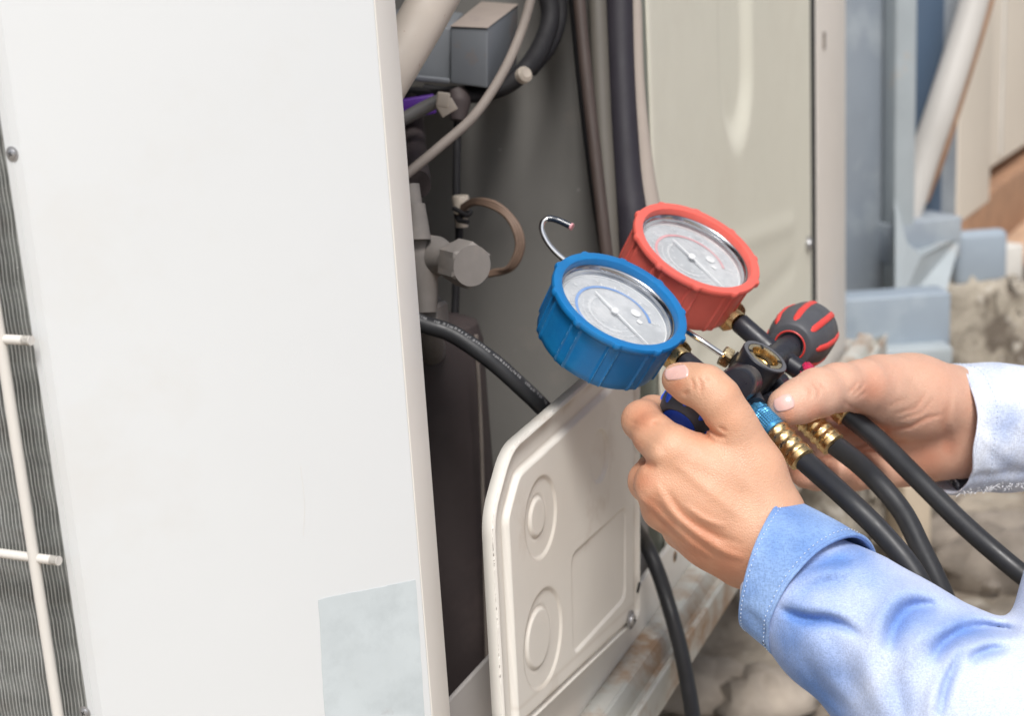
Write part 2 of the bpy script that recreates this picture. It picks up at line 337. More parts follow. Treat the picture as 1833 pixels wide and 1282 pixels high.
# ------------------------------------------------------------------ height-field panels (pressed sheet metal)
def sm(x, a, b):
    t = np.clip((x-a)/(b-a), 0, 1); return t*t*(3-2*t)
def polydist(u, v, poly):
    """signed distance, positive inside"""
    poly = np.array(poly); n = len(poly); d = np.full(u.shape, 1e9); ins = np.zeros(u.shape, bool)
    for i in range(n):
        a = poly[i]; b = poly[(i+1) % n]; e = b-a
        w0 = u-a[0]; w1 = v-a[1]; t = np.clip((w0*e[0]+w1*e[1])/(e@e), 0, 1)
        d = np.minimum(d, np.hypot(w0-t*e[0], w1-t*e[1]))
        c = ((a[1] > v) != (b[1] > v)) & (u < (b[0]-a[0])*(v-a[1])/(b[1]-a[1]+1e-12)+a[0]); ins ^= c
    return np.where(ins, d, -d)
def roundpoly(poly, r, k=8):
    poly = [np.array(p, float) for p in poly]; out = []; n = len(poly)
    r = r if isinstance(r, (list, tuple)) else [r]*n
    for i in range(n):
        p0, p1, p2 = poly[i-1], poly[i], poly[(i+1) % n]
        a = p1+nrm(p0-p1)*min(r[i], np.linalg.norm(p0-p1)*.48); b = p1+nrm(p2-p1)*min(r[i], np.linalg.norm(p2-p1)*.48)
        for t in np.linspace(0, 1, k): out.append((1-t)**2*a+2*t*(1-t)*p1+t*t*b)
    return out
def pressed(name, poly, h, to3, nvec, matl, parent, step=.0012, skirt=.008, **props):
    """grid conforming to poly outline: vertices outside are snapped on the outline; h(u,v,dist)"""
    pl = np.array(poly); u0, v0 = pl.min(0)-step*.5; u1, v1 = pl.max(0)+step*.5
    nu = int((u1-u0)/step)+2; nv = int((v1-v0)/step)+2
    uu, vv = np.meshgrid(u0+np.arange(nu)*step, v0+np.arange(nv)*step, indexing='ij')
    d = polydist(uu, vv, pl)
    keep = d > -step*2.3
    # snap outside vertices to the outline
    e = step*.5
    for _ in range(3):
        gx = (polydist(uu+e, vv, pl)-polydist(uu-e, vv, pl))/(2*e); gy = (polydist(uu, vv+e, pl)-polydist(uu, vv-e, pl))/(2*e)
        dd = polydist(uu, vv, pl); g = np.hypot(gx, gy)+1e-6; mv = np.where(dd < 0, -dd, 0)
        uu = uu+gx/g*mv; vv = vv+gy/g*mv
    d = np.maximum(polydist(uu, vv, pl), 0)
    hh = h(uu, vv, d)
    idx = -np.ones(uu.shape, int); V = []; Fc = []
    q = keep[:-1, :-1] & keep[1:, :-1] & keep[1:, 1:] & keep[:-1, 1:]
    used = np.zeros(uu.shape, bool)
    for a, b in ((0, 0), (1, 0), (1, 1), (0, 1)): used[a:a+q.shape[0], b:b+q.shape[1]] |= q
    idx[used] = np.arange(used.sum())
    O, A, B = to3(0, 0), to3(1, 0)-to3(0, 0), to3(0, 1)-to3(0, 0)
    V = O + uu[used][:, None]*A + vv[used][:, None]*B + hh[used][:, None]*nvec
    ii, jj = np.nonzero(q)
    Fc = np.stack([idx[ii, jj], idx[ii+1, jj], idx[ii+1, jj+1], idx[ii, jj+1]], 1)
    # skirt along the outline
    n0 = len(V); k = len(pl); he = float(h(np.array([pl[0][0]]), np.array([pl[0][1]]), np.array([0.0]))[0])
    edge = O + pl[:, :1]*A + pl[:, 1:]*B + he*nvec; back = edge - nvec*skirt
    V = np.vstack([V, edge, back]); faces = Fc.tolist() + [[n0+i, n0+(i+1) % k, n0+k+(i+1) % k, n0+k+i] for i in range(k)]
    faces.append([n0+k+i for i in range(k)])
    return mk(name, V, faces, matl, parent, **props)

# ================================================================== THE AIR CONDITIONER
ZB, ZT = .24, 1.75
unit = thing('outdoor_unit', E0+Z*.22, 'large white outdoor air conditioner with its pipe compartment opened, standing on a rusty rail', 'air conditioner')
# corner panel (45 degree face), with a thin folded seam at its left
def rectp(t0, z0, t1, z1): return [(t0, z0), (t1, z0), (t1, z1), (t0, z1)]
Wc = .1520
front = box('front_panel', K0+Dc*Wc/2+Z*(ZB+ZT)/2-Nc*.0006, Dc, Nc, Z, Wc-.0006, .0012, ZT-ZB, M_white, unit, bevel=.0004)
# rounded corner towards the grille: arc between the grille plane and this panel
def arcstrip(name, K, d0, n0, n1, r, mtl, parent):
    V = []; k = 9
    a0 = math.atan2(n0[1], n0[0]); a1 = math.atan2(n1[1], n1[0])
    half = (a1-a0)/2; cen = K - nrm(n0+n1)*r/math.cos(half)
    for z in (ZB, ZT):
        for t in np.linspace(0, 1, k):
            a = a0+(a1-a0)*t; V.append(cen+np.array([math.cos(a), math.sin(a), 0])*r+Z*z)
    return mk(name, V, [(i, i+1, k+i+1, k+i) for i in range(k-1)], mtl, parent)
# grille-side frame strip (flat, beside the coil) and a raised bend
gw = .0080
box('corner_frame', K0-Dg*(gw/2+.0004)+Z*(ZB+ZT)/2-Ng*.0008, Dg, Ng, Z, gw, .0016, ZT-ZB, M_white, unit, bevel=.0005)
box('corner_seam', K0-Dg*.0004+Dc*.0004+Z*(ZB+ZT)/2-nrm(Ng+Nc)*.0006, nrm(Dg+Dc), nrm(Ng+Nc), Z, .0016, .0016, ZT-ZB, M_white, unit, bevel=.0006)
# slight ridge on the panel parallel to the corner
box('panel_fold', K0-Dg*.0048+Z*(ZB+ZT)/2+Ng*.00005, Dg, Ng, Z, .0008, .0004, ZT-ZB, M_white, unit, bevel=.0002)
# return edge of the opening
box('edge_strip', SP(.0098, (ZB+ZT)/2, -.0007), Ds, Ns, Z, .0190, .0014, ZT-ZB, M_strip, unit, bevel=.0005)
box('edge_lip', SP(.0186, (ZB+ZT)/2, -.009), Ds, Ns, Z, .0012, .015, ZT-ZB, M_strip, unit, bevel=.0)
# screws
def screw(name, o, ax, r, parent, mtl=M_screw):
    s = lathe(name, [(r*1.45, 0), (r*1.45, r*.15), (r, r*.2), (r*.95, r*.45), (r*.6, r*.62), (0, r*.66)], o, ax, mtl, parent, seg=24)
    u = nrm(np.cross(ax, Z)+Z*.5); u = nrm(u-ax*np.dot(u, ax)); w = np.cross(ax, u)
    for a, b in ((u, w), (w, u)):
        box('screw_slot', o+ax*r*.62, a, b, nrm(ax), r*1.1, r*.2, r*.14, M_coilback, s, bevel=0)
    return s
gq = lambda x, y, off=0: onplane(x, y, K0+Ng*off, Ng)
screw('screw', gq(22, 275, .0002), Ng, .0021, unit); screw('screw', gq(152, 1276, .0002), Ng, .0021, unit)
# coil
coil0 = K0-Dg*(gw+.0008)-Ng*.009
zz = np.linspace(.3, .95, 130)
V = []; Fc = []; nf = 62; pitch = .0021
cols = []
for i in range(nf): cols += [(i*pitch, 0), (i*pitch+.00075, 0), (i*pitch+.0009, -.0040), (i*pitch+.0019, -.0040)]
for i, (s_, dep) in enumerate(cols):
    fi = i//4; jit = rng.normal(0, .00007)
    for j, z in enumerate(zz):
        wav = .00022*math.sin(z*340+fi*.04)+.00008*math.sin(z*1300+fi*1.7)
        V.append(coil0-Dg*(s_-.009+wav+jit)+Ng*(dep+.0003*math.sin(z*95)*(dep == 0))+Z*z)
nz = len(zz)
for i in range(len(cols)-1):
    for j in range(nz-1): Fc.append((i*nz+j, (i+1)*nz+j, (i+1)*nz+j+1, i*nz+j+1))
mk('coil_fins', V, Fc, M_fin, unit, smooth=False, kind='stuff')
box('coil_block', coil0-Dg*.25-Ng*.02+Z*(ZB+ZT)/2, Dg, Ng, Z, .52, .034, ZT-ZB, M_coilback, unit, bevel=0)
# wire grille: vertical and horizontal coated wires
def gp(x, y, off=.006): return gq(x, y, off)
a = gp(6, 620); b = gp(86, 1250)
def wpos(q): return float(np.dot(q-K0, Dg)), float(q[2])
s1, _ = wpos(a)
for k in range(4):
    tt = s1-.058*k
    o1 = tube('grille_wire', [K0+Dg*tt+Ng*.007+Z*.25, K0+Dg*tt+Ng*.007+Z*(.753 if k == 0 else 1.2)], .0025, M_wire, unit, n=8, seg=12)
for (x, y) in ((45, 609), (95, 1003)):
    t1, z1 = wpos(gp(x, y))
    pts = [K0+Dg*(t1+.0005)+Ng*.0062+Z*z1, K0+Dg*(t1-.02)+Ng*.0062+Z*z1, K0+Dg*(t1-.25)+Ng*.0062+Z*z1]
    tube('grille_wire', pts, [.0011, .0021, .0021]+[.0021]*20, M_wire, unit, n=30, seg=12)
# patch of bare label on the panel
cpq = lambda x, y: onplane(x, y, K0+Nc*.0003, Nc)
lab = [cpq(570, 1074), cpq(744, 1039), cpq(764, 1340), cpq(586, 1360)]
V = []; n = 14
rim = []
for i in range(4):
    p0, p1 = lab[i], lab[(i+1) % 4]
    for k in range(n): rim.append(p0+(p1-p0)*k/n+nrm(p1-p0)[[0, 1, 2]]*0+(np.array([rng.normal(0, .00012) for _ in range(3)])))
rim = [q-Nc*(np.dot(q-(K0+Nc*.0003), Nc)) for q in rim]
mk('label_patch', rim+[q-Nc*.0002 for q in rim], [tuple(range(len(rim)))]+[(i, (i+1) % len(rim), len(rim)+(i+1) % len(rim), len(rim)+i) for i in range(len(rim))], M_sticker, unit, smooth=False)
# hairline scratch on the panel
scr = [cpq(538, 835), cpq(545, 900), cpq(543, 960)]
tube('scratch', scr, .00006, M_strip, unit, n=12, seg=6)
# opening header, roof, back, base
TEND = .40      # where the opening ends
box('roof', E0+Ds*.45-Ns*.30+Z*ZT, Ds, Ns, Z, 1.2, .85, .02, M_white, unit, bevel=.002)
box('rear_wall', E0+Ds*.5-Ns*.62+Z*(ZB+ZT)/2, Ds, Ns, Z, 1.2, .01, ZT-ZB, M_beige, unit, bevel=0)
# partition wall closing the compartment
_, zr = side(1144, 1098)
part0 = SP(TEND-.02, 0)
box('partition', part0-Ns*.31+Z*(ZB+ZT)/2, Ns, Ds, Z, .60, .004, ZT-ZB, M_grey, unit, bevel=0)
box('inner_wall', SP(.13, (ZB+ZT)/2, -.36), Ds, Ns, Z, .54, .004, ZT-ZB, M_dark, unit, bevel=0)
box('base_pan', SP(.42, ZB-.03, -.30), Ds, Ns, Z, .95, .58, .012, M_dark, unit, bevel=.001)
# pan upstand seen at the very bottom of the opening
zu = side(868, 1182, -.012)[1]
box('pan_upstand', SP(.2, zu-.05, -.012), Ds, Ns, Z, .44, .003, .10, M_pan, unit, bevel=.001)
# flange above the rail with holes
fl = box('base_flange', SP(.45, zr+.006, .004), Ds, Ns, Z, 1.06, .004, .044, M_cream, unit, bevel=.001)
for (x, y) in ((1209, 997), (1143, 1052)):
    t, z = side(x, y, .0065)
    lathe('flange_hole', [(.0042, 0), (.0, .0003)], SP(t, z, .0063), Ns, M_rust, unit, seg=16)
    lathe('flange_hole', [(.0026, 0), (.0, .0003)], SP(t, z, .0067), Ns, M_coilback, unit, seg=16)

# side panel with the long recessed handle
def PP(t, z): return E0 + Ds*t + Z*z - Ns*.001
tl_ = side(1176, 0)[0]; tl2 = side(1160, 400)[0]; tr_ = side(1455, 300)[0]
t0 = .385
hp = [side(1287, 80), side(1352, 80), side(1320, 285)]
hc = (hp[0][0]+hp[1][0])/2; hr = (hp[1][0]-hp[0][0])/2; hz = hp[2][1]
cl1 = side(1240, 470); cl2 = side(1420, 400); cl3 = side(1260, 640); cl4 = side(1420, 480)
def segd(u, v, a, b):
    e = np.array(b)-np.array(a); t = np.clip(((u-a[0])*e[0]+(v-a[1])*e[1])/(e@e), 0, 1)
    return np.hypot(u-a[0]-t*e[0], v-a[1]-t*e[1])
def hside(u, v, d):
    dd = np.where(v > hz+hr*1.3, np.abs(u-hc), np.hypot((u-hc), (hz+hr*1.3-v)/1.3))
    h = -.0070*(1-sm(dd, hr*.55, hr*1.0))
    h = h + .0012*np.exp(-(segd(u, v, cl1, cl2)/.010)**2) - .0012*np.exp(-(segd(u, v, cl3, cl4)/.012)**2)
    return h - .001*(1-sm(d, 0, .003))
pressed('side_panel', rectp(t0, zr-.01, tr_, 1.15), hside, PP, Ns, M_beige, unit, step=.004, skirt=.02)
box('side_panel_upper', SP((t0+tr_)/2, 1.45, -.003), Ds, Ns, Z, tr_-t0, .004, .6, M_beige, unit, bevel=.001)
box('panel_edge_trim', SP(t0-.006, (ZB+ZT)/2, -.012), Ds, Ns, Z, .010, .02, ZT-ZB, mat('sage_trim', (.20, .215, .18), .6, var=.05), unit, bevel=.002)
t, z = side(1449, 437, .001)
screw('screw', SP(t, z, .0), Ns, .006, unit)
tp0, tp1 = side(1463, 300)[0], side(1514, 300)[0]
box('gap_shade', SP((tr_+tp0)/2, .9, -.004), Ds, Ns, Z, tp0-tr_-.002, .006, 1.3, M_coilback, unit, bevel=0)  # dark strip filling the open gap, standing in for its shade
post = box('corner_post', SP((tp0+tp1)/2, .9, -.006), Ds, Ns, Z, tp1-tp0, .012, 1.4, M_post, unit, bevel=.002)
t, z = side(1476, 72, .001); box('post_slot', SP(t, z, .0003), Ds, Ns, Z, .010, .002, .018, M_cable, unit, bevel=.0)

# ---------------- things inside the compartment (fixed parts of the unit)
def PB(x, y, d): return P(x, y, d)
# control box: two grey boxes with dusty tops
cbd = .93
c0 = P(868, 86, cbd-.03)
bx = yawdir(101); by = np.array([-bx[1], bx[0], 0])
cb = None
def pxcorner_box(name, xl, xc, xr, yt, yb, d, mtl, parent, yawf, ldepth, top=None):
    """box showing two faces; corner edge at xc; left face spans xl..xc, right face xc..xr"""
    cpt = P(xc, (yt+yb)/2, d); dl = yawdir(yawf); dr = np.array([-dl[1], dl[0], 0])   # left dir is -dl
    # widths by projecting
    nl = np.array([dl[1], -dl[0], 0]); ql = onplane(xl, (yt+yb)/2, cpt, nl); wl_ = abs(np.dot(ql-cpt, dl))
    nr_ = dl; qr = onplane(xr, (yt+yb)/2, cpt, nr_); wr_ = abs(np.dot(qr-cpt, dr))
    zt = onplane(xc, yt, cpt, cf)[2]; zb = onplane(xc, yb, cpt, cf)[2]
    c = cpt - dl*wl_/2 + dr*wr_/2; c[2] = (zt+zb)/2
    o = box(name, c, dl, dr, Z, wl_, wr_, zt-zb, mtl, parent, bevel=.0015)
    if top:
        ct = c.copy(); ct[2] = zt+.001; box('dusty_lid', ct, dl, dr, Z, wl_*.98, wr_*.98, .0015, top, o, bevel=.0006)
    return o
def hexa(name, fr, bk, mtl, parent, **k):
    """front four corners and back four corners, same order (top left, top right, bottom right, bottom left)"""
    return mk(name, list(fr)+list(bk), [(3, 2, 1, 0), (4, 5, 6, 7), (0, 1, 5, 4), (1, 2, 6, 5), (2, 3, 7, 6), (3, 0, 4, 7)], mtl, parent, bevel=.0012, **k)
cb1 = hexa('control_box', [P(806, 47, .90), P(873, 50, .89), P(872, 158, .905), P(806, 149, .915)], [P(862, 3, .965), P(928, 8, .955), P(925, 126, .97), P(865, 112, .98)], M_box, unit)
hexa('dusty_lid', [P(806, 45.5, .899), P(873, 48.5, .889), P(873, 49.8, .889), P(806, 46.8, .899)], [P(862, 1.5, .964), P(928, 6.5, .954), P(928, 8, .954), P(862, 3, .964)], M_boxtop, cb1)
cb2 = hexa('control_box', [P(680, 36, .915), P(806, 50, .915), P(806, 149, .925), P(680, 138, .925)], [P(720, 10, .975), P(830, 22, .975), P(830, 120, .985), P(720, 110, .985)], M_box, unit)
hexa('lower_flange', [P(690, 128, .905), P(806, 140, .905), P(806, 150, .907), P(690, 140, .907)], [P(690, 128, .917), P(806, 140, .917), P(806, 150, .919), P(690, 140, .919)], M_box, cb2)
# pale slanted tube at the top left (in front of the boxes)
tube('pipe_sleeve', [P(808, -60, .80), P(752, 40, .79), P(680, 166, .775)], [.0135, .0135, .0125], mat('speckled_sleeve', (.50, .44, .38), .6, var=.08, vscale=20, col2=(.28, .14, .08), c2scale=160, c2lo=.66, c2hi=.7), unit, n=20, seg=28)
# long dirty cable crossing diagonally
tube('cable', [P(960, -40, .86), P(935, 50, .86), P(900, 130, .85), P(850, 205, .84), P(790, 260, .83), P(720, 318, .82)], .0030, M_cable, unit, n=60, seg=12)
# black hose bundle with ivory clip
tube('black_hose', [P(975, -30, .93), P(985, 30, .93), P(965, 90, .92), P(935, 130, .91), P(900, 158, .91), P(850, 172, .92), P(760, 160, .93)], [.0062, .0062, .0066, .0056, .0045, .004, .004], M_black, unit, n=60)
tube('black_hose', [P(1000, -30, .94), P(1002, 30, .94), P(985, 80, .93), P(950, 125, .92)], .0048, M_black, unit, n=40)
lathe('cable_clip', [(.003, 0), (.0052, .001), (.0052, .005), (.003, .007)], P(933, 137, .895), nrm(P(950, 128, .89)-P(933, 140, .90)), M_ivory, unit, seg=16)
# dark strip below the box and cable bits with white connector
tube('pipe', [P(700, 170, .93), P(780, 172, .93), P(880, 165, .93)], .006, M_black, unit, n=20)
tube('grey_conduit', [P(700, 225, .88), P(760, 192, .88), P(790, 178, .88)], .0042, mat('grey_conduit_plastic', (.15, .145, .14), .5), unit, n=20)
box('purple_connector', P(748, 190, .90), nrm([1, 0, 0.1]), nrm([0, 1, 0]), nrm([-.1, 0, 1]), .022, .01, .012, M_purple, unit, bevel=.001)
box('cable_tag', P(793, 178, .87), nrm([1, 0, -.2]), nrm([0, 1, 0]), nrm([.2, 0, 1]), .008, .005, .009, M_ivory, unit, bevel=.001)
box('cable_tag', P(800, 192, .87), nrm([1, 0, .5]), nrm([0, 1, 0]), nrm([-.5, 0, 1]), .011, .0015, .008, M_ivory, unit, bevel=.0005)
tube('thin_pipe', [P(820, 170, .93), P(818, 260, .93), P(817, 350, .93), P(822, 420, .93), P(816, 520, .93), P(812, 640, .93)], .0026, M_black, unit, n=40, seg=12)
tube('fitting_block', [P(815, 160, .92), P(822, 180, .92), P(820, 215, .92)], [.006, .008, .005], M_dark, unit, n=14)
lathe('pipe_clip', [(.0052, 0), (.0056, .001), (.0050, .011), (.0035, .012)], P(824, 350, .915), -Z, M_ivory, unit, seg=18)
lathe('pipe_clip', [(.0040, 0), (.0040, .005)], P(826, 392, .915), -Z, M_ivory, unit, seg=18)
# coiled brown capillary
lp = []
for k in range(3):
    o_ = k*5
    lp.append(tube('capillary_loop', [P(822, 372+o_, .915), P(850, 358+o_*.6, .90), P(890, 365+o_, .89), P(925-o_, 400, .885), P(936-o_, 440, .885), P(920-o_, 478, .89), P(885, 491-o_*.6, .90), P(850, 490, .91), P(826, 430, .92)], .0015, M_coil_cable, unit, n=60, seg=10))
tube('pipe_tie', [P(812, 372, .905), P(835, 385, .90), P(842, 378, .90), P(820, 392, .905), P(838, 398, .90)], .0016, M_black, unit, n=30, seg=8)
# service valve
vax = nrm(P(868, 476, .765)-P(790, 462, .80))
vb = lathe('service_valve', [(.006, -.045), (.0115, -.040), (.0118, -.012), (.0088, -.002), (.0088, .008)], P(800, 463, .80), vax, M_valve, unit, seg=32)
tube('valve_body', [P(735, 330, .81), P(742, 400, .81), P(750, 455, .81), P(760, 520, .81), P(762, 560, .81)], [.005, .0060, .0110, .0075, .0062], M_valve, vb, n=30, seg=24)
tube('valve_boss', [P(745, 365, .80), P(748, 430, .80)], [.005, .0075], M_valve, vb, n=10, seg=18)
hexnut('valve_cap', P(816, 468, .795), nrm(P(868, 482, .765)-P(816, 468, .795)), .0132, .020, M_valve, vb, ref=nrm([.2, 0, 1]))
lathe('valve_nut', [(.011, 0), (.0125, .002), (.0125, .013), (.010, .015)], P(762, 540, .82), -Z, M_valve, vb, seg=6, auto=20)
tube('suction_pipe', [P(764, 540, .83), P(769, 600, .85), P(775, 640, .91)], .0085, mat('pale_pipe', (.24, .22, .21), .5), unit, n=20)
tube('suction_pipe', [P(738, 175, .93), P(741, 265, .90), P(745, 330, .84)], [.006, .008, .009], M_dark, unit, n=20)
# compressor: dark shroud with a lighter edge
cc_ = P(778, 700, .93); cc_[2] = 0
lathe('compressor', [(.0, P(800, 588, .88)[2]), (.020, P(800, 592, .88)[2]), (.031, P(800, 606, .88)[2]), (.034, P(800, 640, .88)[2]), (.037, ZB-.02)][::-1], cc_, Z, M_dark, unit, seg=48)
tube('partition_strip', [P(852, 600, .87), P(862, 800, .89), P(872, 1200, .93)], .0013, M_cable, unit, n=12, seg=8)
# pipe bundle near the right of the opening
tube('copper_pipe', [P(1034, -30, .93), P(1048, 120, .93), P(1068, 300, .93), P(1086, 460, .93), P(1100, 600, .94)], .0042, M_copper, unit, n=40, seg=14)
tube('dark_seam', [P(1022, -30, .95), P(1040, 150, .95), P(1062, 330, .95), P(1085, 480, .95), P(1100, 600, .95)], .0028, M_black, unit, n=40, seg=8)
tube('liquid_pipe', [P(1068, -30, .945), P(1078, 200, .945), P(1090, 400, .945), P(1100, 600, .945)], .0062, mat('dull_pipe', (.11, .10, .085), .6, var=.15), unit, n=40)
tube('insulated_pipe', [P(1108, -30, .95), P(1112, 120, .95), P(1122, 300, .95), P(1134, 420, .95), P(1140, 640, .96)], [.0100, .0100, .0104, .0115, .0125], M_bluefoam, unit, n=50, seg=24)
tube('pale_tape', [P(1138, -30, .948), P(1143, 150, .948), P(1154, 300, .950), P(1164, 400, .952)], [.0038, .004, .006, .009], mat('pale_tape_mat', (.36, .31, .27), .7, var=.08), unit, n=30, seg=14)

# ---------------- unscrewed pipe cover hanging at the base
CO = .020
uvp = lambda x, y: side(x, y, CO)
cp = [uvp(869, 915), uvp(904, 797), uvp(1146, 590), uvp(1147, 1108), (uvp(1147, 1108)[0]-.02, uvp(970, 1282)[1]-.016), (uvp(870, 1000)[0]-.006, uvp(970, 1282)[1]-.030)]
cz0 = uvp(970, 1282)
L1 = uvp(1144, 1112)
# bottom edge follows the two measured points
sl = (L1[1]-cz0[1])/(L1[0]-cz0[0])
ul = uvp(872, 1100)[0]
cp = [uvp(883, 925), uvp(916, 803), uvp(1147, 601), (L1[0]+.004, L1[1]), (uvp(889, 1100)[0], cz0[1]+sl*(ul-cz0[0]))]
cp = roundpoly(cp, [.012, .012, .012, .010, .02])
feat = []
def circ(cx, yt, yb, cx2, yt2, yb2):
    a = uvp(cx, (yt+yb)/2); r = abs(uvp(cx, yt)[1]-uvp(cx, yb)[1])/2
    b = uvp(cx2, (yt2+yb2)/2); r2 = abs(uvp(cx2, yt2)[1]-uvp(cx2, yb2)[1])/2
    feat.append((a, r, b, r2))
circ(968, 854, 1000, 963, 889, 963); circ(972, 1056, 1232, 965, 1088, 1198)
small = (uvp(1073, 817), abs(uvp(1073, 771)[1]-uvp(1073, 864)[1])/2)
rp = roundpoly([uvp(1022, 995), uvp(1120, 906), uvp(1119, 1072), uvp(1026, 1174)], .008)
cp2 = roundpoly([uvp(883, 925), uvp(916, 803), uvp(1147, 601), (L1[0]+.004, L1[1]-.011), (uvp(889, 1100)[0], cz0[1]+sl*(ul-cz0[0])-.011)], .012)
def hcover(u, v, d):
    h = .0012*sm(d, 0, .0014) - .0012
    d2 = polydist(u, v, cp2); h = h - .0030*sm(np.minimum(d, d2), .0020, .0040) + .0034*sm(d2, .0158, .0176)
    for (a, r, b, r2) in feat:
        rr = np.hypot(u-a[0], v-a[1]); h = h - .0012*sm(-rr, -r-.0006, -r+.0010)
        r3 = np.hypot(u-b[0], v-b[1]); h = h + .0012*sm(-r3, -r2-.0006, -r2+.0010)
        h = h - .0007*np.exp(-((r3-r2)/.0009)**2)
    rr = np.hypot(u-small[0][0], v-small[0][1]); h = h - .0020*sm(-rr, -small[1]-.0006, -small[1]+.0010)
    q = polydist(u, v, rp); h = h - .0012*sm(q, -.0006, .0012)
    return h
cover = pressed('pipe_cover', cp, hcover, lambda t, z: E0+Ds*t+Z*z+Ns*CO, Ns, M_cream, unit, step=.0009, skirt=.0055,
                label='open cream pipe cover with round knockouts hanging at the base')
_cv = np.array([v_.co for v_ in cover.data.vertices])+base_of(unit)
_ct, _cz = (_cv-E0)@Ds, _cv[:, 2]; _cd = polydist(_ct, _cz, np.array(cp))
_gr = .45*np.exp(-((_cd-.0055)/.0022)**2)*(.5+.5*np.sin(_ct*170)*np.sin(_cz*230+1))+.22*np.exp(-((_cd-.0148)/.0012)**2)
for (a_, r_, b_, r2_) in feat:
    _r = np.hypot(_ct-a_[0], _cz-a_[1]); _gr += .22*np.exp(-((_r-r_)/.0012)**2); _r = np.hypot(_ct-b_[0], _cz-b_[1]); _gr += .22*np.exp(-((_r-r2_)/.001)**2)
_ga = cover.data.attributes.new('grime', 'FLOAT', 'POINT'); _ga.data.foreach_set('value', np.clip(_gr, 0, 1).astype(np.float32))
t, z = uvp(1023, 736)
lathe('screw_hole', [(.0022, 0), (0, .0002)], SP(t, z, CO-.0035), Ns, M_coilback, cover, seg=16)
lathe('rust_mark', [(.0032, 0), (0, .0002)], SP(t, z, CO-.0038), Ns, M_rust, cover, seg=16)
t, z = uvp(1126, 1110)
screw('screw', SP(t, z, CO+.0012), Ns, .0042, cover)
t, z = uvp(1141, 1052); box('clip_slot', SP(t, z, CO+.0008), nrm(Ds+Z*.8), Ns, nrm(Z-Ds*.8), .007, .001, .0025, M_coilback, cover, bevel=0)

# ---------------- base rail (galvanised channel, rusting)
rt0 = -.2
_, rz_top = side(1228, 990); rz_top -= .004
_, rz_bot = side(1200, 1175, .035)
rail = thing('base_rail', SP(.5, 0), 'galvanised steel channel with rusty patches running under the air conditioner', 'rail')
def profile_extrude(name, prof, ta, tb, mtl, parent, n=2, **k):
    V = []
    for t in np.linspace(ta, tb, n):
        for (o_, z_) in prof: V.append(SP(t, z_, o_))
    m_ = len(prof); Fc = [(i*m_+j, i*m_+(j+1) % m_, (i+1)*m_+(j+1) % m_, (i+1)*m_+j) for i in range(n-1) for j in range(m_)]
    Fc += [tuple(range(m_)), tuple((n-1)*m_+j for j in range(m_-1, -1, -1))]
    return mk(name, V, Fc, mtl, parent, smooth=False, bevel=.0012, **k)
zf = zr-.010
zb_ = side(1200, 1177, .038)[1]; print('rail', zf, zb_, zr)
profile_extrude('channel', [(.006, zf+.004), (.020, zf+.003), (.023, zf-.002), (.026, zf-.008), (.037, zf-.015), (.040, zf-.019), (.041, zb_), (.037, zb_), (.036, zf-.022), (.022, zf-.012), (.018, zf-.003), (.006, zf-.002)], rt0, 1.16, M_galv, rail)
profile_extrude('rear_leg', [(-.06, zf-.004), (-.001, zf-.004), (-.001, zf-.08), (-.006, zf-.08), (-.006, zf-.010), (-.06, zf-.010)], rt0, 1.16, M_galv, rail)
for t in (-.1, 1.05):
    c = SP(t, (zf-.08)/2, -.03)
    box('foot', c, Ds, Ns, Z, .12, .12, zf-.082, M_conc, rail, bevel=.006)
# ================================================================== BACKGROUND ON THE RIGHT
def pxbox(name, x0, y0, x1, y1, d, thick, yaw, mtl, parent=None, bevel=.003, **k):
    """upright box; its front face runs along yawdir(yaw) and spans the given picture columns and rows"""
    D = yawdir(yaw); Nn = np.array([D[1], -D[0], 0]); xm, ym = (x0+x1)/2, (y0+y1)/2
    c = P(xm, ym, d); a = onplane(x0, ym, c, Nn); b = onplane(x1, ym, c, Nn)
    zt = onplane(xm, y0, c, Nn)[2]; zb = onplane(xm, y1, c, Nn)[2]
    s0, s1 = np.dot(a-c, D), np.dot(b-c, D)
    cc = c + D*(s0+s1)/2 - Nn*thick/2; cc[2] = (zt+zb)/2
    return box(name, cc, D, Nn, Z, s1-s0, thick, zt-zb, mtl, parent, bevel=bevel, **k)
# ground
gx = np.concatenate([[-60, -20, -6], np.linspace(-2.5, 4, 90), [8, 20, 60]]); gy = np.concatenate([[-40, -10, -3], np.linspace(-.5, 9, 130), [14, 30, 80]])
V = []
for i, x in enumerate(gx):
    for j, y in enumerate(gy):
        z = .010*math.sin(x*7+math.sin(y*5))*math.sin(y*9)+.006*math.sin(x*23+y*17) if (abs(x) < 5 and -1 < y < 9.5) else 0
        V.append((x, y, z-.01))
nj = len(gy); Fc = [(i*nj+j, (i+1)*nj+j, (i+1)*nj+j+1, i*nj+j+1) for i in range(len(gx)-1) for j in range(nj-1)]
g_ = mk('ground', V, Fc, M_ground); setp(g_, kind='structure')
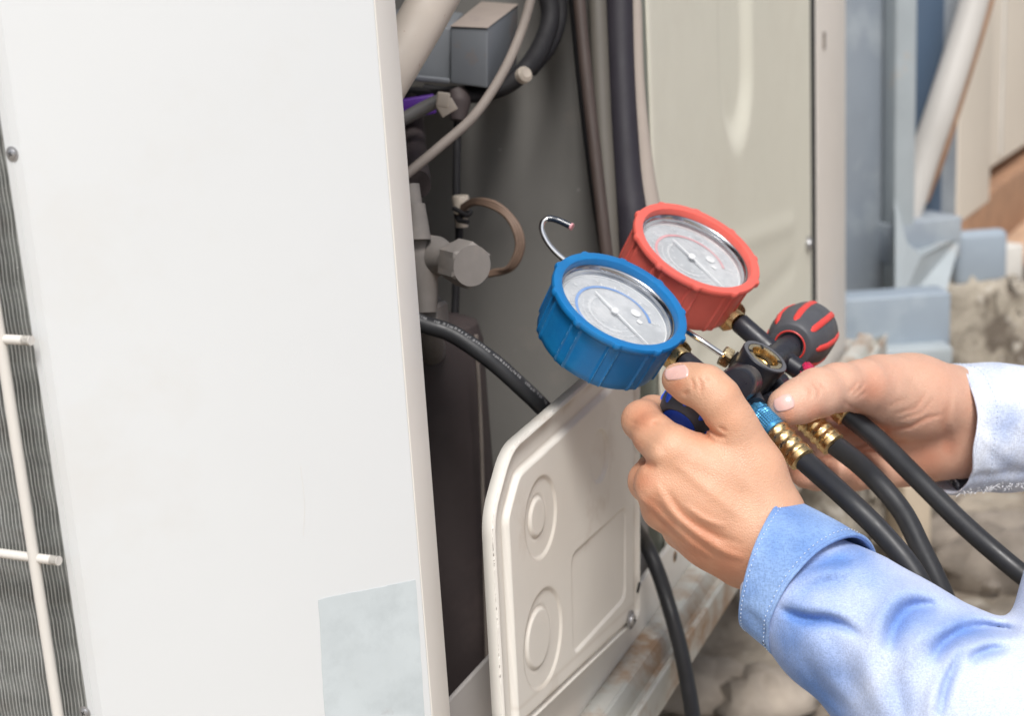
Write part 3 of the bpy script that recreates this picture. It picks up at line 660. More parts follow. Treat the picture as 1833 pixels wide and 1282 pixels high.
# loose rubble (one object: nobody could count it)
V = []; Fc = []
ico = [(0, 0, 1), (.894, 0, .447), (.276, .851, .447), (-.724, .526, .447), (-.724, -.526, .447), (.276, -.851, .447), (.724, .526, -.447), (-.276, .851, -.447), (-.894, 0, -.447), (-.276, -.851, -.447), (.724, -.526, -.447), (0, 0, -1)]
icf = [(0, 1, 2), (0, 2, 3), (0, 3, 4), (0, 4, 5), (0, 5, 1), (1, 6, 2), (2, 7, 3), (3, 8, 4), (4, 9, 5), (5, 10, 1), (6, 7, 2), (7, 8, 3), (8, 9, 4), (9, 10, 5), (10, 6, 1), (11, 7, 6), (11, 8, 7), (11, 9, 8), (11, 10, 9), (11, 6, 10)]
for k in range(1500):
    y = rng.uniform(.9, 6); x = rng.uniform(.0, 3.2)
    s = abs(rng.normal(.012, .012))+.004; n0 = len(V); sc = rng.uniform(.6, 1.3, 3)*s
    for q in ico:
        w = np.array(q)*sc*rng.uniform(.75, 1.2); V.append((x+w[0], y+w[1], w[2]*.6+.002))
    Fc += [(a+n0, b+n0, c+n0) for a, b, c in icf]
rb = mk('rubble', V, Fc, M_stone, smooth=False); setp(rb, kind='stuff')

# blue-grey steel stand (H-section column with base plates)
stand = thing('steel_column', P(1610, 560, 1.95)*[1, 1, 0], 'blue-grey steel column with a base plate standing beside the white corner post', 'steel column')
pxbox('front_flange', 1508, -120, 1605, 545, 1.95, .050, 50, M_steelblue, stand)
pxbox('flange_lip', 1603, -120, 1640, 560, 1.945, .03, 70, mat('chipped_steel', (.36, .40, .42), .55, var=.1, vscale=8, col2=(.45, .36, .28), c2scale=10, c2lo=.6, c2hi=.7), stand)
pxbox('web', 1636, -120, 1690, 415, 2.06, .02, 62, M_steelshade, stand)
pxbox('rear_flange', 1683, -120, 1716, 440, 2.12, .03, 40, M_steelblue, stand)
pxbox('base_shelf', 1600, 395, 1722, 470, 2.0, .12, 70, M_steelblue, stand)
c = P(1655, 500, 1.96)
gus = [P(1606, 380, 1.93), P(1622, 440, 1.93), P(1650, 462, 1.94), P(1690, 440, 1.98), P(1716, 430, 2.02), P(1680, 560, 1.93), P(1606, 560, 1.92)]
mk('gusset', gus+[q+np.array([.01, .06, 0]) for q in gus], [tuple(range(7)), tuple(range(13, 6, -1))]+[(i, (i+1) % 7, 7+(i+1) % 7, 7+i) for i in range(7)], M_galv if False else MATS['chipped_steel'], stand, smooth=False, bevel=.003)
pxbox('base_plate', 1500, 530, 1702, 640, 1.80, .05, 88, M_steelblue2, stand, bevel=.004)
pxbox('base_ledge', 1500, 628, 1706, 668, 1.78, .09, 88, MATS['chipped_steel'], stand, bevel=.004)
st2 = thing('steel_bracket', P(1760, 500, 2.3)*[1, 1, 0], 'small pale blue steel bracket resting on a concrete block behind the column', 'bracket')
pxbox('plate', 1713, 414, 1806, 512, 2.25, .03, 86, M_steelblue2, st2, bevel=.012)
pxbox('side_plate', 1800, 440, 1832, 505, 2.3, .05, 60, mat('pale_block', (.62, .60, .56), .7, var=.1), st2)
# slanted grey pipe
pp = thing('drain_pipe', P(1700, 200, 2.0)*[1, 1, 0], 'grey plastic pipe slanting down behind the blue-grey steel column', 'pipe')
tube('pipe_tube', [P(1770, -120, 2.02), P(1738, 20, 2.02), P(1686, 190, 2.02), P(1655, 280, 2.03), P(1618, 400, 2.04), P(1600, 470, 2.05)], .0215, M_pipegrey, pp, n=40, seg=28)
tube('pipe_edge', [P(1796, -110, 2.05), P(1764, 20, 2.05), P(1712, 190, 2.05), P(1680, 290, 2.06), P(1652, 360, 2.06)], .008, M_brown, pp, n=30, seg=14)
# far row of cream casings along the same direction
fbase = P(1712, 345, 2.75); fz = fbase[2]
fu = thing('far_unit', fbase*[1, 1, 0], 'cream metal casing with vertical seams far behind the slanted pipe', 'air conditioner')
def FP(t, z, off=0): return fbase*[1, 1, 0] + yawdir(30)*t + np.array([yawdir(30)[1], -yawdir(30)[0], 0])*off + Z*z
Df = yawdir(30); Nf = np.array([Df[1], -Df[0], 0])
box('casing', FP(.75, fz+.85, -.3), Df, Nf, Z, 2.2, .6, 1.7, M_farcream, fu, bevel=.01)
for i, t in enumerate((-.28, .26, .42, .8, 1.3)):
    box('seam', FP(t, fz+.85, .0), Df, Nf, Z, .018, .008, 1.66, M_post if i % 2 else MATS['pale_block'], fu, bevel=.002)
box('front_skin', FP(.06, fz+.80, .012), Df, Nf, Z, .30, .02, 1.7, M_farcream, fu, bevel=.006)
bb = thing('timber_beam', FP(.5, 0), 'rusty brown beam running under the far cream casing', 'beam')
box('beam_body', FP(.75, fz-.10, -.10), Df, Nf, Z, 2.6, .24, .14, M_brown, bb, bevel=.008)
box('beam_flange', FP(.75, fz-.175, .04), Df, Nf, Z, 2.6, .10, .03, mat('brown_pale', (.50, .33, .22), .8, var=.15, vscale=10), bb, bevel=.006)
# concrete blocks
def rough_block(name, x0, y0, x1, y1, d, thick, yaw, label):
    D = yawdir(yaw); Nn = np.array([D[1], -D[0], 0]); xm, ym = (x0+x1)/2, (y0+y1)/2
    c = P(xm, ym, d); a = onplane(x0, ym, c, Nn); b = onplane(x1, ym, c, Nn)
    zt = onplane(xm, y0, c, Nn)[2]; zb = onplane(xm, y1, c, Nn)[2]
    zb = -.02 if zb < .25 else zb
    n = 10; V = []; s0, s1 = np.dot(a-c, D), np.dot(b-c, D)
    idx = {}
    for i in range(n+1):
        for j in range(n+1):
            for k in range(n+1):
                if i in (0, n) or j in (0, n) or k in (0, n):
                    w = c + D*(s0+(s1-s0)*i/n) - Nn*thick*j/n; w[2] = zb+(zt-zb)*k/n
                    idx[(i, j, k)] = len(V); V.append(w+rng.normal(0, .006, 3))
    Fc = []
    for i in range(n):
        for j in range(n):
            for a_ in (0, n):
                Fc.append((idx[(a_, i, j)], idx[(a_, i+1, j)], idx[(a_, i+1, j+1)], idx[(a_, i, j+1)]))
                Fc.append((idx[(i, a_, j)], idx[(i+1, a_, j)], idx[(i+1, a_, j+1)], idx[(i, a_, j+1)]))
                Fc.append((idx[(i, j, a_)], idx[(i+1, j, a_)], idx[(i+1, j+1, a_)], idx[(i, j+1, a_)]))
    o = mk(name, V, Fc, M_conc); return setp(o, label, 'concrete block')
rough_block('concrete_block', 1690, 512, 1850, 700, 2.25, .35, 84, 'stained concrete block under the small pale blue bracket')
rough_block('concrete_block', 1500, 690, 1700, 800, 1.85, .25, 84, 'rough concrete footing under the steel column')
rough_block('concrete_block', 1450, 870, 1610, 1010, 1.75, .10, 80, 'mossy broken concrete block seen between the black hoses')
rough_block('concrete_block', 1800, 400, 1990, 520, 3.3, .5, 70, 'grey concrete block behind the bracket at the right edge')
o = pxbox('timber_offcut', 1618, 868, 1668, 1010, 1.70, .05, 80, mat('pale_timber', (.58, .48, .36), .8, var=.12, vscale=12), bevel=.004); setp(o, 'pale upright timber offcut behind the black hoses', 'timber')
for (x, y, sx, sy, sz, lb) in ((1740, 960, .12, .05, .03, 'flat pale stone on the ground below the far sleeve'), (1230, 1230, .07, .05, .03, 'small brown stone on the ground beside the black cable'), (1370, 1250, .05, .04, .03, 'small stone below the blue sleeve'), (1790, 1010, .09, .06, .04, 'rounded stone lying near the right edge')):
    q = rayd(x, y); q = cC+q*(-CAMH/q[2]); V = []
    for i in range(9):
        for j in range(16):
            th, ph = math.pi*i/8, 2*math.pi*j/16; V.append(q+np.array([sx*math.sin(th)*math.cos(ph), sy*math.sin(th)*math.sin(ph), sz*math.cos(th)])*(1+.15*rng.normal()*(0 < i < 8)))
    o = mk('stone', V, [(i*16+j, i*16+(j+1) % 16, (i+1)*16+(j+1) % 16, (i+1)*16+j) for i in range(8) for j in range(16)], M_stone); setp(o, lb, 'stone')
# a far boundary wall closes the view behind the row
w = box('boundary_wall', np.array([1.5, 9.0, 1.2]), np.array([1., 0, 0]), np.array([0, 1., 0]), Z, 14, .2, 2.4, mat('wall_render', (.55, .50, .43), .9, var=.1, vscale=2), bevel=.01)
setp(w, 'plain pale rendered wall far behind the machines', 'wall')

# ================================================================== BLACK HOSE THROUGH THE COVER
def hose_print(name, path_fn, parent, r, t0, t1, side_dir, n=70):
    V = []; Fc = []
    return
hs_pts = [P(690, 548, .80), P(755, 579, .80), P(810, 598, .80), P(875, 642, .80), P(930, 690, .805), P(985, 745, .82), P(1050, 830, .86), P(1110, 910, .915), P(1150, 965, .955), P(1176, 1020, .955), P(1197, 1085, .95), P(1220, 1170, .93), P(1240, 1282, .90), P(1250, 1400, .86)]
hs_path = catmull(hs_pts, 200)
v, f = sweep(hs_path, .0051, 24)
hose0 = mk('black_hose', v, f, M_rubber, auto=50); setp(hose0, 'black rubber hose with worn pale print running from inside the unit behind the cover', 'hose')
# worn lettering printed on the hose: small raised flecks of paint
V = []; Fc = []; hp_ = np.array(hs_path); k0 = 6
T_ = np.gradient(hp_, axis=0); T_ /= np.linalg.norm(T_, axis=1)[:, None]
s_ = 0.
while s_ < 62:
    i = int(10+s_); i = min(i, 190); fr = (10+s_)-i
    c = hp_[i]*(1-fr)+hp_[i+1]*fr; t = T_[i]; vw = nrm(cC-c); w_ = nrm(np.cross(vw, t)); w_ = w_ if w_[2] > 0 else -w_; nn = nrm(np.cross(t, w_)); nn = nn if np.dot(nn, vw) > 0 else -nn
    ln = rng.uniform(.0006, .0016)
    if rng.random() < .8:
        a0 = math.radians(rng.uniform(28, 36)); a1 = a0+math.radians(rng.uniform(14, 24)); n0 = len(V)
        for a in (a0, (a0+a1)/2, a1):
            for e in (-ln/2, ln/2): V.append(c+t*e+(nn*math.cos(a)+w_*math.sin(a))*.00522)
        Fc += [(n0, n0+1, n0+3, n0+2), (n0+2, n0+3, n0+5, n0+4)]
    s_ += (ln+.0005)/np.linalg.norm(hp_[i+1]-hp_[i])
mk('printed_marks', V, Fc, M_hoseprint, hose0, smooth=False, kind='stuff')

# ================================================================== MANIFOLD GAUGE SET
GC = P(1112, 537, .75)
vv_ = nrm(rayd(1112, 537))
ga = cR*.877-cU*.48; ga = nrm(ga-vv_*np.dot(ga, vv_))
gpv = cR*.48+cU*.877; gpv = gpv-vv_*np.dot(gpv, vv_); gpv = nrm(gpv-ga*np.dot(gpv, ga))
gn = gpv*.839-vv_*.545; gb = gpv*.545+vv_*.839
th = math.radians(15)
gs = ga*math.cos(th)-gb*math.sin(th); gq_ = gb*math.cos(th)+ga*math.sin(th)
MO = GC+gq_*.002-gn*.008
mq = nrm(gq_*.082-gn*.012); ms = gs; mn = np.cross(ms, mq); mn = mn if np.dot(mn, gn) > 0 else -mn
def MI(x, y, h=0.0): return onplane(x, y, MO+mn*h, mn)
mani = thing('manifold_gauge_set', MI(1350, 700), 'black refrigerant manifold with one blue and one red pressure gauge held in both hands', 'gauge set')

def label_mesh(txt, size, o, ux, uy, nn, mtl, parent, name='numeral'):
    cu = bpy.data.curves.new('t', 'FONT'); cu.body = txt; cu.size = size; cu.align_x = 'CENTER'; cu.align_y = 'CENTER'; cu.resolution_u = 3
    to = bpy.data.objects.new('t', cu); COL.objects.link(to)
    dg = bpy.context.evaluated_depsgraph_get(); me = to.evaluated_get(dg).to_mesh()
    V = [np.asarray(o)+ux*v.co.x+uy*v.co.y for v in me.vertices]; Fc = [tuple(p_.vertices) for p_ in me.polygons]
    to.evaluated_get(dg).to_mesh_clear(); bpy.data.objects.remove(to)
    return V, Fc
def gauge(c, R, mtl, marc, label, arc_r, nang, nums):
    gx, gy = gs, gq_      # x: towards the stem (6 o'clock), y: right hand side of the dial
    NR = 10
    def rim_bump(a, h):
        b = 0
        for k in range(NR):
            dlt = (a-ph0-2*math.pi*k/NR+math.pi) % (2*math.pi)-math.pi
            if h > -.005: b = max(b, math.exp(-(dlt/.050)**4))
            else: b = max(b, .45*math.exp(-(dlt/.085)**8), math.exp(-((dlt-.075)/.020)**2), math.exp(-((dlt+.075)/.020)**2))
        return b
    ph0 = .20
    out = [(0, -.0335), (.030, -.0335), (.0340, -.0330), (.0352, -.0315), (.0355, -.028), (.0357, -.020), (.0359, -.012), (.0361, -.006), (.0364, -.0046), (.0380, -.0040), (.0386, -.0030), (.0387, -.0012), (.0381, -.0002), (.0370, 0), (.0344, 0), (.0335, -.0004), (.0331, -.0014), (.0329, -.004), (.0328, -.012), (0, -.0125)]
    def rf(a, i, h):
        r = out[i][0]
        if r < .034: return R/.0385
        if h > -.005: return (1+.030*rim_bump(a, h))*R/.0385
        # side: raised double rib
        return (1+.028*rim_bump(a, h))*R/.0385
    o = lathe('pressure_gauge', out, c, gn, mtl, mani, seg=480, rfun=rf, ref=gx, auto=40, label=label)
    K = R/.0385
    lathe('bezel', [(.0328*K, -.0042), (.0320*K, -.0044), (.0317*K, -.0050), (.0321*K, -.0056), (.0317*K, -.0062), (.0314*K, -.0072), (.0316*K, -.0078), (.0312*K, -.0084), (.0310*K, -.0098)], c, gn, M_chrome_dark, o, seg=96, auto=60, cap=False)
    lathe('dial', [(.0320*K, -.0104), (.0, -.0104)], c, gn, M_dial, o, seg=96, cap=False)
    lathe('dial_edge', [(.0312*K, -.0101), (.0307*K, -.0100), (.0304*K, -.0102)], c, gn, M_print, o, seg=96, cap=False)
    lathe('lens', [(.0317*K, -.0066), (.020*K, -.0063), (.0, -.0062)], c, gn, M_glass, o, seg=96, cap=False)
    D0 = c-gn*.0100
    def pol(r, a, h=0): return D0+(gx*math.cos(a)+gy*math.sin(a))*r+gn*h
    def arc(name, r0, r1, a0, a1, m_, h=0):
        n = max(int(abs(a1-a0)*24), 3); V = []
        for t in np.linspace(a0, a1, n): V += [pol(r0, t, h), pol(r1, t, h)]
        mk(name, V, [(2*i, 2*i+1, 2*i+3, 2*i+2) for i in range(n-1)], m_, o, smooth=False)
    A0, A1 = math.radians(40), math.radians(320)
    arc('coloured_arc', arc_r-.0009, arc_r+.0007, A0, A1, marc)
    arc('scale_ring', .0135, .0138, math.radians(150), math.radians(340), M_print)
    V = []; Fc = []
    def tick(r0, r1, a, w):
        n0 = len(V); t = w/2
        for r in (r0, r1):
            for e in (-1, 1): V.append(pol(r, a+e*t/r, .0001))
        Fc.append((n0, n0+1, n0+3, n0+2))
    for i in range(71):
        a = A0+(A1-A0)*i/70; L = .0022 if i % 5 == 0 else .0011
        tick(arc_r+.0008, arc_r+.0008+L, a, .0004 if i % 5 else .0007)
    for i in range(61):
        a = math.radians(170)+math.radians(150)*i/60; tick(.0140, .0140+(.0016 if i % 5 == 0 else .0008), a, .00034)
        a = math.radians(200)+math.radians(150)*i/60; tick(.0172, .0172+(.0014 if i % 4 == 0 else .0007), a, .00034)
    mk('tick_marks', V, Fc, M_print, o, smooth=False, kind='stuff')
    V = []; Fc = []
    for i, s_ in enumerate(nums):
        a = A0+(A1-A0)*i/(len(nums)-1)
        v_, f_ = label_mesh(s_, .0038, pol(arc_r+.0048, a, .0002), gy, -gx, gn, M_print, o)
        n0 = len(V); V += v_; Fc += [tuple(q+n0 for q in ff) for ff in f_]
    for i, s_ in enumerate(nums[::2]):
        a = math.radians(200)+math.radians(140)*i/4
        v_, f_ = label_mesh(s_, .0024, pol(.0112, a, .0002), gy, -gx, gn, M_print, o)
        n0 = len(V); V += v_; Fc += [tuple(q+n0 for q in ff) for ff in f_]
    mk('numerals', V, Fc, M_print, o, smooth=False)
    # round pale badge and little adjusting hole
    bpos = pol(.0150, math.radians(62), .0002)
    lathe('badge', [(.0030, 0), (.0028, .0001), (0, .0001)], bpos, gn, M_print, o, seg=24)
    box('badge_mark', pol(.0150, math.radians(34), .0002), gx, gy, gn, .0030, .0026, .0002, M_print, o, bevel=0)
    # needle
    nd = nrm(gx*math.cos(nang)+gy*math.sin(nang)); nw = np.cross(gn, nd); B = c-gn*.0078
    V = [B-nd*.0165+nw*.0004, B-nd*.0165-nw*.0004, B-nw*.0006, B+nd*.0268-nw*.00018, B+nd*.0268+nw*.00018, B+nw*.0006]
    V = V+[q-gn*.0003 for q in V]
    mk('needle', V, [(0, 1, 2, 5), (5, 2, 3, 4), (6, 11, 8, 7), (11, 10, 9, 8)]+[(i, i+6, (i+1) % 6+6, (i+1) % 6) for i in range(6)], M_print, o, smooth=False)
    lathe('needle_hub', [(.0023, -.0003), (.0024, .0004), (.0019, .0010), (.0012, .0012), (.0, .0012)], B, gn, M_print, o, seg=24)
    # scuffed rib edges
    if mtl is M_blue:
        V = []; Fc = []
        for k in range(NR):
            for e in (-1, 1):
                a = ph0+2*math.pi*k/NR+e*.075
                for j in range(34):
                    h0 = -.006-.0265*j/34
                    if math.sin(j*.9+k*2+e)+rng.normal(0, .8) < -.35: continue
                    w = .0045*rng.uniform(.3, 1.1); n0 = len(V)
                    for hh in (h0, h0-.0008):
                        for w2 in (-1, 1):
                            aa = a+w2*w/2; rr = float(np.interp(hh, [-.0335, -.0315, -.028, -.020, -.012, -.006], [.034, .0352, .0355, .0357, .0359, .0361]))*K*1.028+.00007
                            V.append(c+gn*hh+(gx*math.cos(aa)+np.cross(gn, gx)*math.sin(aa))*rr)
                    Fc.append((n0, n0+1, n0+3, n0+2))
        mk('scuff_marks', V, Fc, M_bluewear, o, smooth=False, kind='stuff')
    return o
SB = MO; # stem of the blue gauge runs along ms from here
gB = gauge(GC, .0385, M_blue, M_printblue, 'pressure gauge in a ribbed blue rubber boot', .0215, math.radians(-13), ['0', '1', '2', '3', '4', '5', '6', '8', '10'])
# red gauge: further along the manifold
def pxo(q):
    d = q-cC; z = np.dot(d, cf); return np.array([W0/2+FPX*np.dot(d, cR)/z, H0/2-FPX*np.dot(d, cU)/z])
RC = P(1249.5, 441, .808)
gR = gauge(RC, .0392, M_red, M_printred, 'pressure gauge in a ribbed red rubber boot', .0215, math.radians(-13), ['0', '5', '10', '15', '20', '25', '30', '35', '40'])
# brass stems and black tubes
def stem(name, pa, pb, hexr, parent, tube_end, tr):
    ax = nrm(pb-pa); o = hexnut('hex_fitting', pa, ax, hexr, .0095, M_brass, parent, ref=nrm(mn+ms*.1))
    lathe('brass_thread', [(.0052+.0004*(i % 2), .0095+i*.0007) for i in range(10)], pa, ax, M_brass, parent, seg=32, auto=10)
    e = pa+ax*.0155; tp = tube_end
    a2 = nrm(tp-e); L = np.linalg.norm(tp-e)
    lathe('manifold_tube', [(tr*.9, 0), (tr, .0008), (tr, L-.001), (tr*.9, L)], e, a2, M_blackmetal, parent, seg=40)
stem('red', MI(1294, 553, -.003), MI(1330, 583), .0104, gR, MI(1408, 652), .0059)
stem('blue', MI(1196, 622, -.009), MI(1240, 660, -.004), .0098, gB, MI(1330, 735), .0059)
# main bar, valve blocks
pr = MI(1420, 618); pbk = MI(1285, 712)
barA, barB = MI(1300, 702), MI(1410, 625)
tube('manifold_bar', [barA, barB], .0078, M_blackmetal, mani, n=6, seg=32)
# sight glass housing
SC = MI(1370, 638, .015)
sg = lathe('sight_glass', [(.0100, -.034), (.0118, -.033), (.0122, -.010), (.0129, -.004), (.0131, -.0006), (.0127, 0), (.0106, 0), (.0104, -.0004), (.0104, -.012), (0, -.012)], SC, mn, M_blackmetal, mani, seg=64)
lathe('ring_face', [(.0128, .0001), (.0105, .0001)], SC, mn, M_ringgrey, sg, cap=False, seg=64)
lathe('brass_ring', [(.0103, -.004), (.0103, -.0004), (.0101, 0.0), (.0080, 0.0), (.0078, -.0006), (.0076, -.006), (.0070, -.0062), (.0068, -.009)], SC, mn, M_brass_hi, sg, cap=False, seg=64)
lathe('sight_window', [(.0077, -.0075), (.0, -.0070)], SC, mn, mat('window_glass', (.12, .11, .08), .08, spec=.9, var=0), sg, cap=False, seg=32)
for k in range(4):
    a = math.radians(35+90*k); d_ = ms*math.cos(a)+mq*math.sin(a)
    box('notch', SC+d_*.0091-mn*.0001, d_, np.cross(mn, d_), mn, .0026, .0013, .0010, M_coilback, sg, bevel=0)
# front stub (short round valve body facing the camera)
sb = MI(1322, 688, .012)
lathe('valve_body', [(.0, .004), (.0078, .0036), (.0088, .002), (.0090, -.002), (.0090, -.016)][::-1], sb, nrm(mn*.25-mq*1.0), M_blackmetal, mani, seg=40)
tube('valve_body', [MI(1282, 714), MI(1345, 668)], .0096, M_blackmetal, mani, n=6, seg=32)
tube('valve_body', [MI(1345, 735), MI(1322, 690)], .0085, M_blackmetal, mani, n=6, seg=32)
lathe('set_screw', [(.0024, 0), (.0026, .004), (.0032, .0045), (.0032, .007), (.001, .008)], MI(1372, 714, -.002), nrm(mq+ms*.1), M_blackmetal, mani, seg=16)
lathe('port_thread', [(.0040+.0003*(i % 2), i*.0006) for i in range(8)], MI(1336, 722), ms, M_chrome_dark, mani, seg=20, auto=10)
# lower block below the sight glass
tube('valve_body', [MI(1352, 700, -.010), MI(1392, 690, -.010)], .0085, M_blackmetal, mani, n=6, seg=32)
# side port going to the hook rod
tube('hook_port', [MI(1352, 668), MI(1312, 647)], .0060, M_blackmetal, mani, n=6, seg=28)
hxa = nrm(MI(1285, 632)-MI(1318, 651))
hexnut('hook_nut', MI(1307, 644), hxa, .0062, .0052, M_brass_hi, mani, ref=mn)
hk = [MI(1300, 640), MI(1240, 600, .0), P(1180, 562, .797), P(1112, 522, .808), P(1045, 486, .812), P(1010, 465, .812), P(985, 441, .812), P(971, 415, .812), P(972, 397, .812), P(985, 391, .812), P(1003, 396, .811), P(1022, 405, .810)]
tube('hanging_hook', hk, .0016, M_chrome, mani, n=120, seg=20)
tube('hook_sleeve', [P(980, 391.3, .812), P(988, 391.3, .812), P(1003, 396, .811), P(1023, 405.5, .810)], .0019, mat('hook_sleeve_mat', (.02, .03, .05), .2, coat=.5), mani, n=24, seg=18)
lathe('hook_tip', [(.0021, 0), (.0021, .0012), (.0, .0013)], P(1021.5, 405, .8095), nrm(P(1030, 409, .8085)-P(1022, 405, .8095)), M_pink, mani, seg=20)
# red side port with threads
tube('port_tube', [MI(1398, 640), MI(1430, 662)], .0058, M_blackmetal, mani, n=6, seg=28)
lathe('port_thread', [(.0052+.0004*(i % 2), i*.0007) for i in range(9)], MI(1424, 658), nrm(MI(1440, 670)-MI(1424, 658)), M_blackmetal, mani, seg=24, auto=10)
# centre port
tube('port_tube', [MI(1385, 690), MI(1412, 722)], .0052, M_blackmetal, mani, n=6, seg=28)

def knob(c0, ax, L, prof, gripm, stripem, label, open_end, phs=0.0):
    """c0: near end centre, ax: direction of the knob from c0"""
    ax = nrm(ax); R = lambda t: np.interp(t, [p_[0] for p_ in prof], [p_[1] for p_ in prof])
    ts = np.linspace(0, 1, 26)
    pf = [(R(t), t*L) for t in ts]
    if open_end: pr_ = [(.0068, .012), (.0072, .001), (.0076, 0), (R(0)-.0008, -.0004)]+pf+[(R(1)-.002, L+.0010), (0, L+.0014)]
    else: pr_ = [(0, .0012), (.0098, .0010), (.0100, -.0002), (R(0)-.0008, -.0006)]+pf+[(R(1)-.002, L+.0010), (0, L+.0014)]
    o = lathe('valve_knob', pr_, c0, ax, gripm, mani, seg=64, auto=50, label=label)
    ref = Z; u = nrm(ref-ax*np.dot(ref, ax)); w = np.cross(ax, u)
    for k in range(8):
        a0 = phs+2*math.pi*k/8; V = []; nn = 18; wv = [-1, -.8, 0, .8, 1]; hv = [-.0004, .0007, .0009, .0007, -.0004]
        for i in range(nn):
            t = .06+.86*i/(nn-1); tap = math.sqrt(max(0, 1-((abs(i/(nn-1)-.5)*2)**10)))
            for wi, hi in zip(wv, hv):
                a = a0+wi*.0021/R(t)*(.35+.65*tap); rr = R(t)+hi*max(tap, .05)
                V.append(c0+ax*t*L+(u*math.cos(a)+w*math.sin(a))*rr)
        mk('grip_stripe', V, [(i*5+j, i*5+j+1, i*5+j+6, i*5+j+5) for i in range(nn-1) for j in range(4)], stripem, o)
    if open_end:
        lathe('knob_ring', [(.0084, -.0007), (.0090, -.0010), (.0094, -.0006)], c0, ax, stripem, o, cap=False, seg=48)
        lathe('knob_bore', [(.0083, -.0005), (.0078, .0005), (.0070, .010)], c0, ax, M_black, o, cap=False, seg=48)
    else:
        lathe('knob_disc', [(.0, -.0001), (.0085, -.0001), (.0097, -.0003), (.0099, .0006)], c0, ax, stripem, o, cap=False, seg=48)
    return o
kp = [(0, .0118), (.08, .0136), (.3, .0160), (.55, .0166), (.8, .0155), (.94, .0132), (1, .0110)]
rk0 = MI(1414, 619); rk1 = nrm(MI(1480, 565)-rk0)
knob(rk0, rk1, .047, [(a_, b_*1.12) for a_, b_ in kp], M_knobgrey, M_knobred, 'grey valve knob with red grip stripes', True, .15)
tube('valve_shaft', [MI(1395, 634), rk0+rk1*.010], [.0074, .0066], M_blackmetal, mani, n=6, seg=28)
bk0 = P(1214, 762, .716); bk1 = nrm(P(1262, 706, .731)-bk0)
knob(bk0, bk1, .034, kp, M_knobgrey, M_knobblue, 'grey valve knob with blue grip stripes', False, .45)

# ================================================================== CHARGING HOSES
def charging_hose(pa, fa, fb, rest, nutm, label, fr=.0069, hr=.0054):
    """pa: start of coupling nut, fa..fb: brass ferrule, rest: hose points"""
    h = thing('charging_hose', fa, label, 'hose', 'charging hoses on the manifold')
    ax = nrm(fa-pa); L = np.linalg.norm(fa-pa)
    lathe('coupling_nut', [(.0045, 0), (.0060, .0003), (.0062, .0010), (.0062, L*.26), (.0056, L*.28), (.0056, L*.31)]+[(.0065, L*.33+L*.50*i/22) for i in range(23)]+[(.0058, L*.86), (.0064, L*.88), (.0064, L*.97), (.0056, L)],
          pa, ax, nutm, h, seg=120, auto=30, rfun=lambda a, i, hh: 1+(.045*(math.sin(16*a+hh*5200)*math.sin(16*a-hh*5200)) if 6 <= i <= 28 else (0 if i > 3 else .06*math.cos(6*a)**8)))
    ax = nrm(fb-fa); L = np.linalg.norm(fb-fa); n = 56
    lathe('brass_ferrule', [(.0045, 0)]+[(fr, L*(.01+.98*i/n)) for i in range(n+1)]+[(.0050, L)], fa, ax, M_brass, h, seg=72, auto=60,
          rfun=lambda a, i, hh: 1+(.035*math.sin(hh/L*2*math.pi*4.2)+.028*math.cos(8*a)*max(0, math.sin(hh/L*2*math.pi*4.2)) if hh < L*.84 else (.03 if hh < L*.99 else 0)))
    v, f = sweep(catmull([fb-ax*.004]+rest, 120), hr, 24)
    mk('rubber_tube', v, f, M_rubber, h, auto=50)
    return h
charging_hose(MI(1348, 731), MI(1388, 773), MI(1437, 824), [P(1508, 886, .728), P(1576, 952, .722), P(1632, 1020, .715), P(1665, 1085, .71), P(1720, 1200, .70), P(1760, 1400, .68)], M_nutblue, 'charging hose with blue coupling nut nearest the camera', hr=.0056)
charging_hose(MI(1412, 718), MI(1445, 752), MI(1492, 797), [P(1550, 842, .765), P(1612, 912, .762), P(1650, 985, .757), P(1688, 1065, .752), P(1730, 1180, .75), P(1760, 1400, .72)], M_nutyellow, 'charging hose with yellow coupling nut in the middle', hr=.0056)
charging_hose(MI(1434, 662), MI(1476, 706), MI(1518, 745), [P(1572, 788, .783), P(1640, 855, .782), P(1715, 930, .776), P(1780, 988, .77), P(1850, 1045, .76), P(1990, 1150, .74)], M_nutred, 'charging hose with red coupling nut farthest to the right', hr=.0056)
# ================================================================== PERSON: hands and shirt
def proj_arr(X):
    d = X-cC; z = d@cf; return W0/2+FPX*(d@cR)/z, H0/2-FPX*(d@cU)/z
def smin(a, b, k):
    h = np.clip(.5+.5*(b-a)/k, 0, 1); return b*(1-h)+a*h-k*h*(1-h)
def cone(X, a, b, ra, rb):
    e = b-a; t = np.clip(((X-a)@e)/(e@e+1e-12), 0, 1)
    return np.linalg.norm(X-a-t[..., None]*e, axis=-1)-(ra+(rb-ra)*t)
def polypx(px, py, pts):
    d = np.full(px.shape, 1e9)
    for a, b in zip(pts[:-1], pts[1:]):
        ex, ey = b[0]-a[0], b[1]-a[1]; t = np.clip(((px-a[0])*ex+(py-a[1])*ey)/(ex*ex+ey*ey+1e-9), 0, 1)
        d = np.minimum(d, np.hypot(px-a[0]-t*ex, py-a[1]-t*ey))
    return d
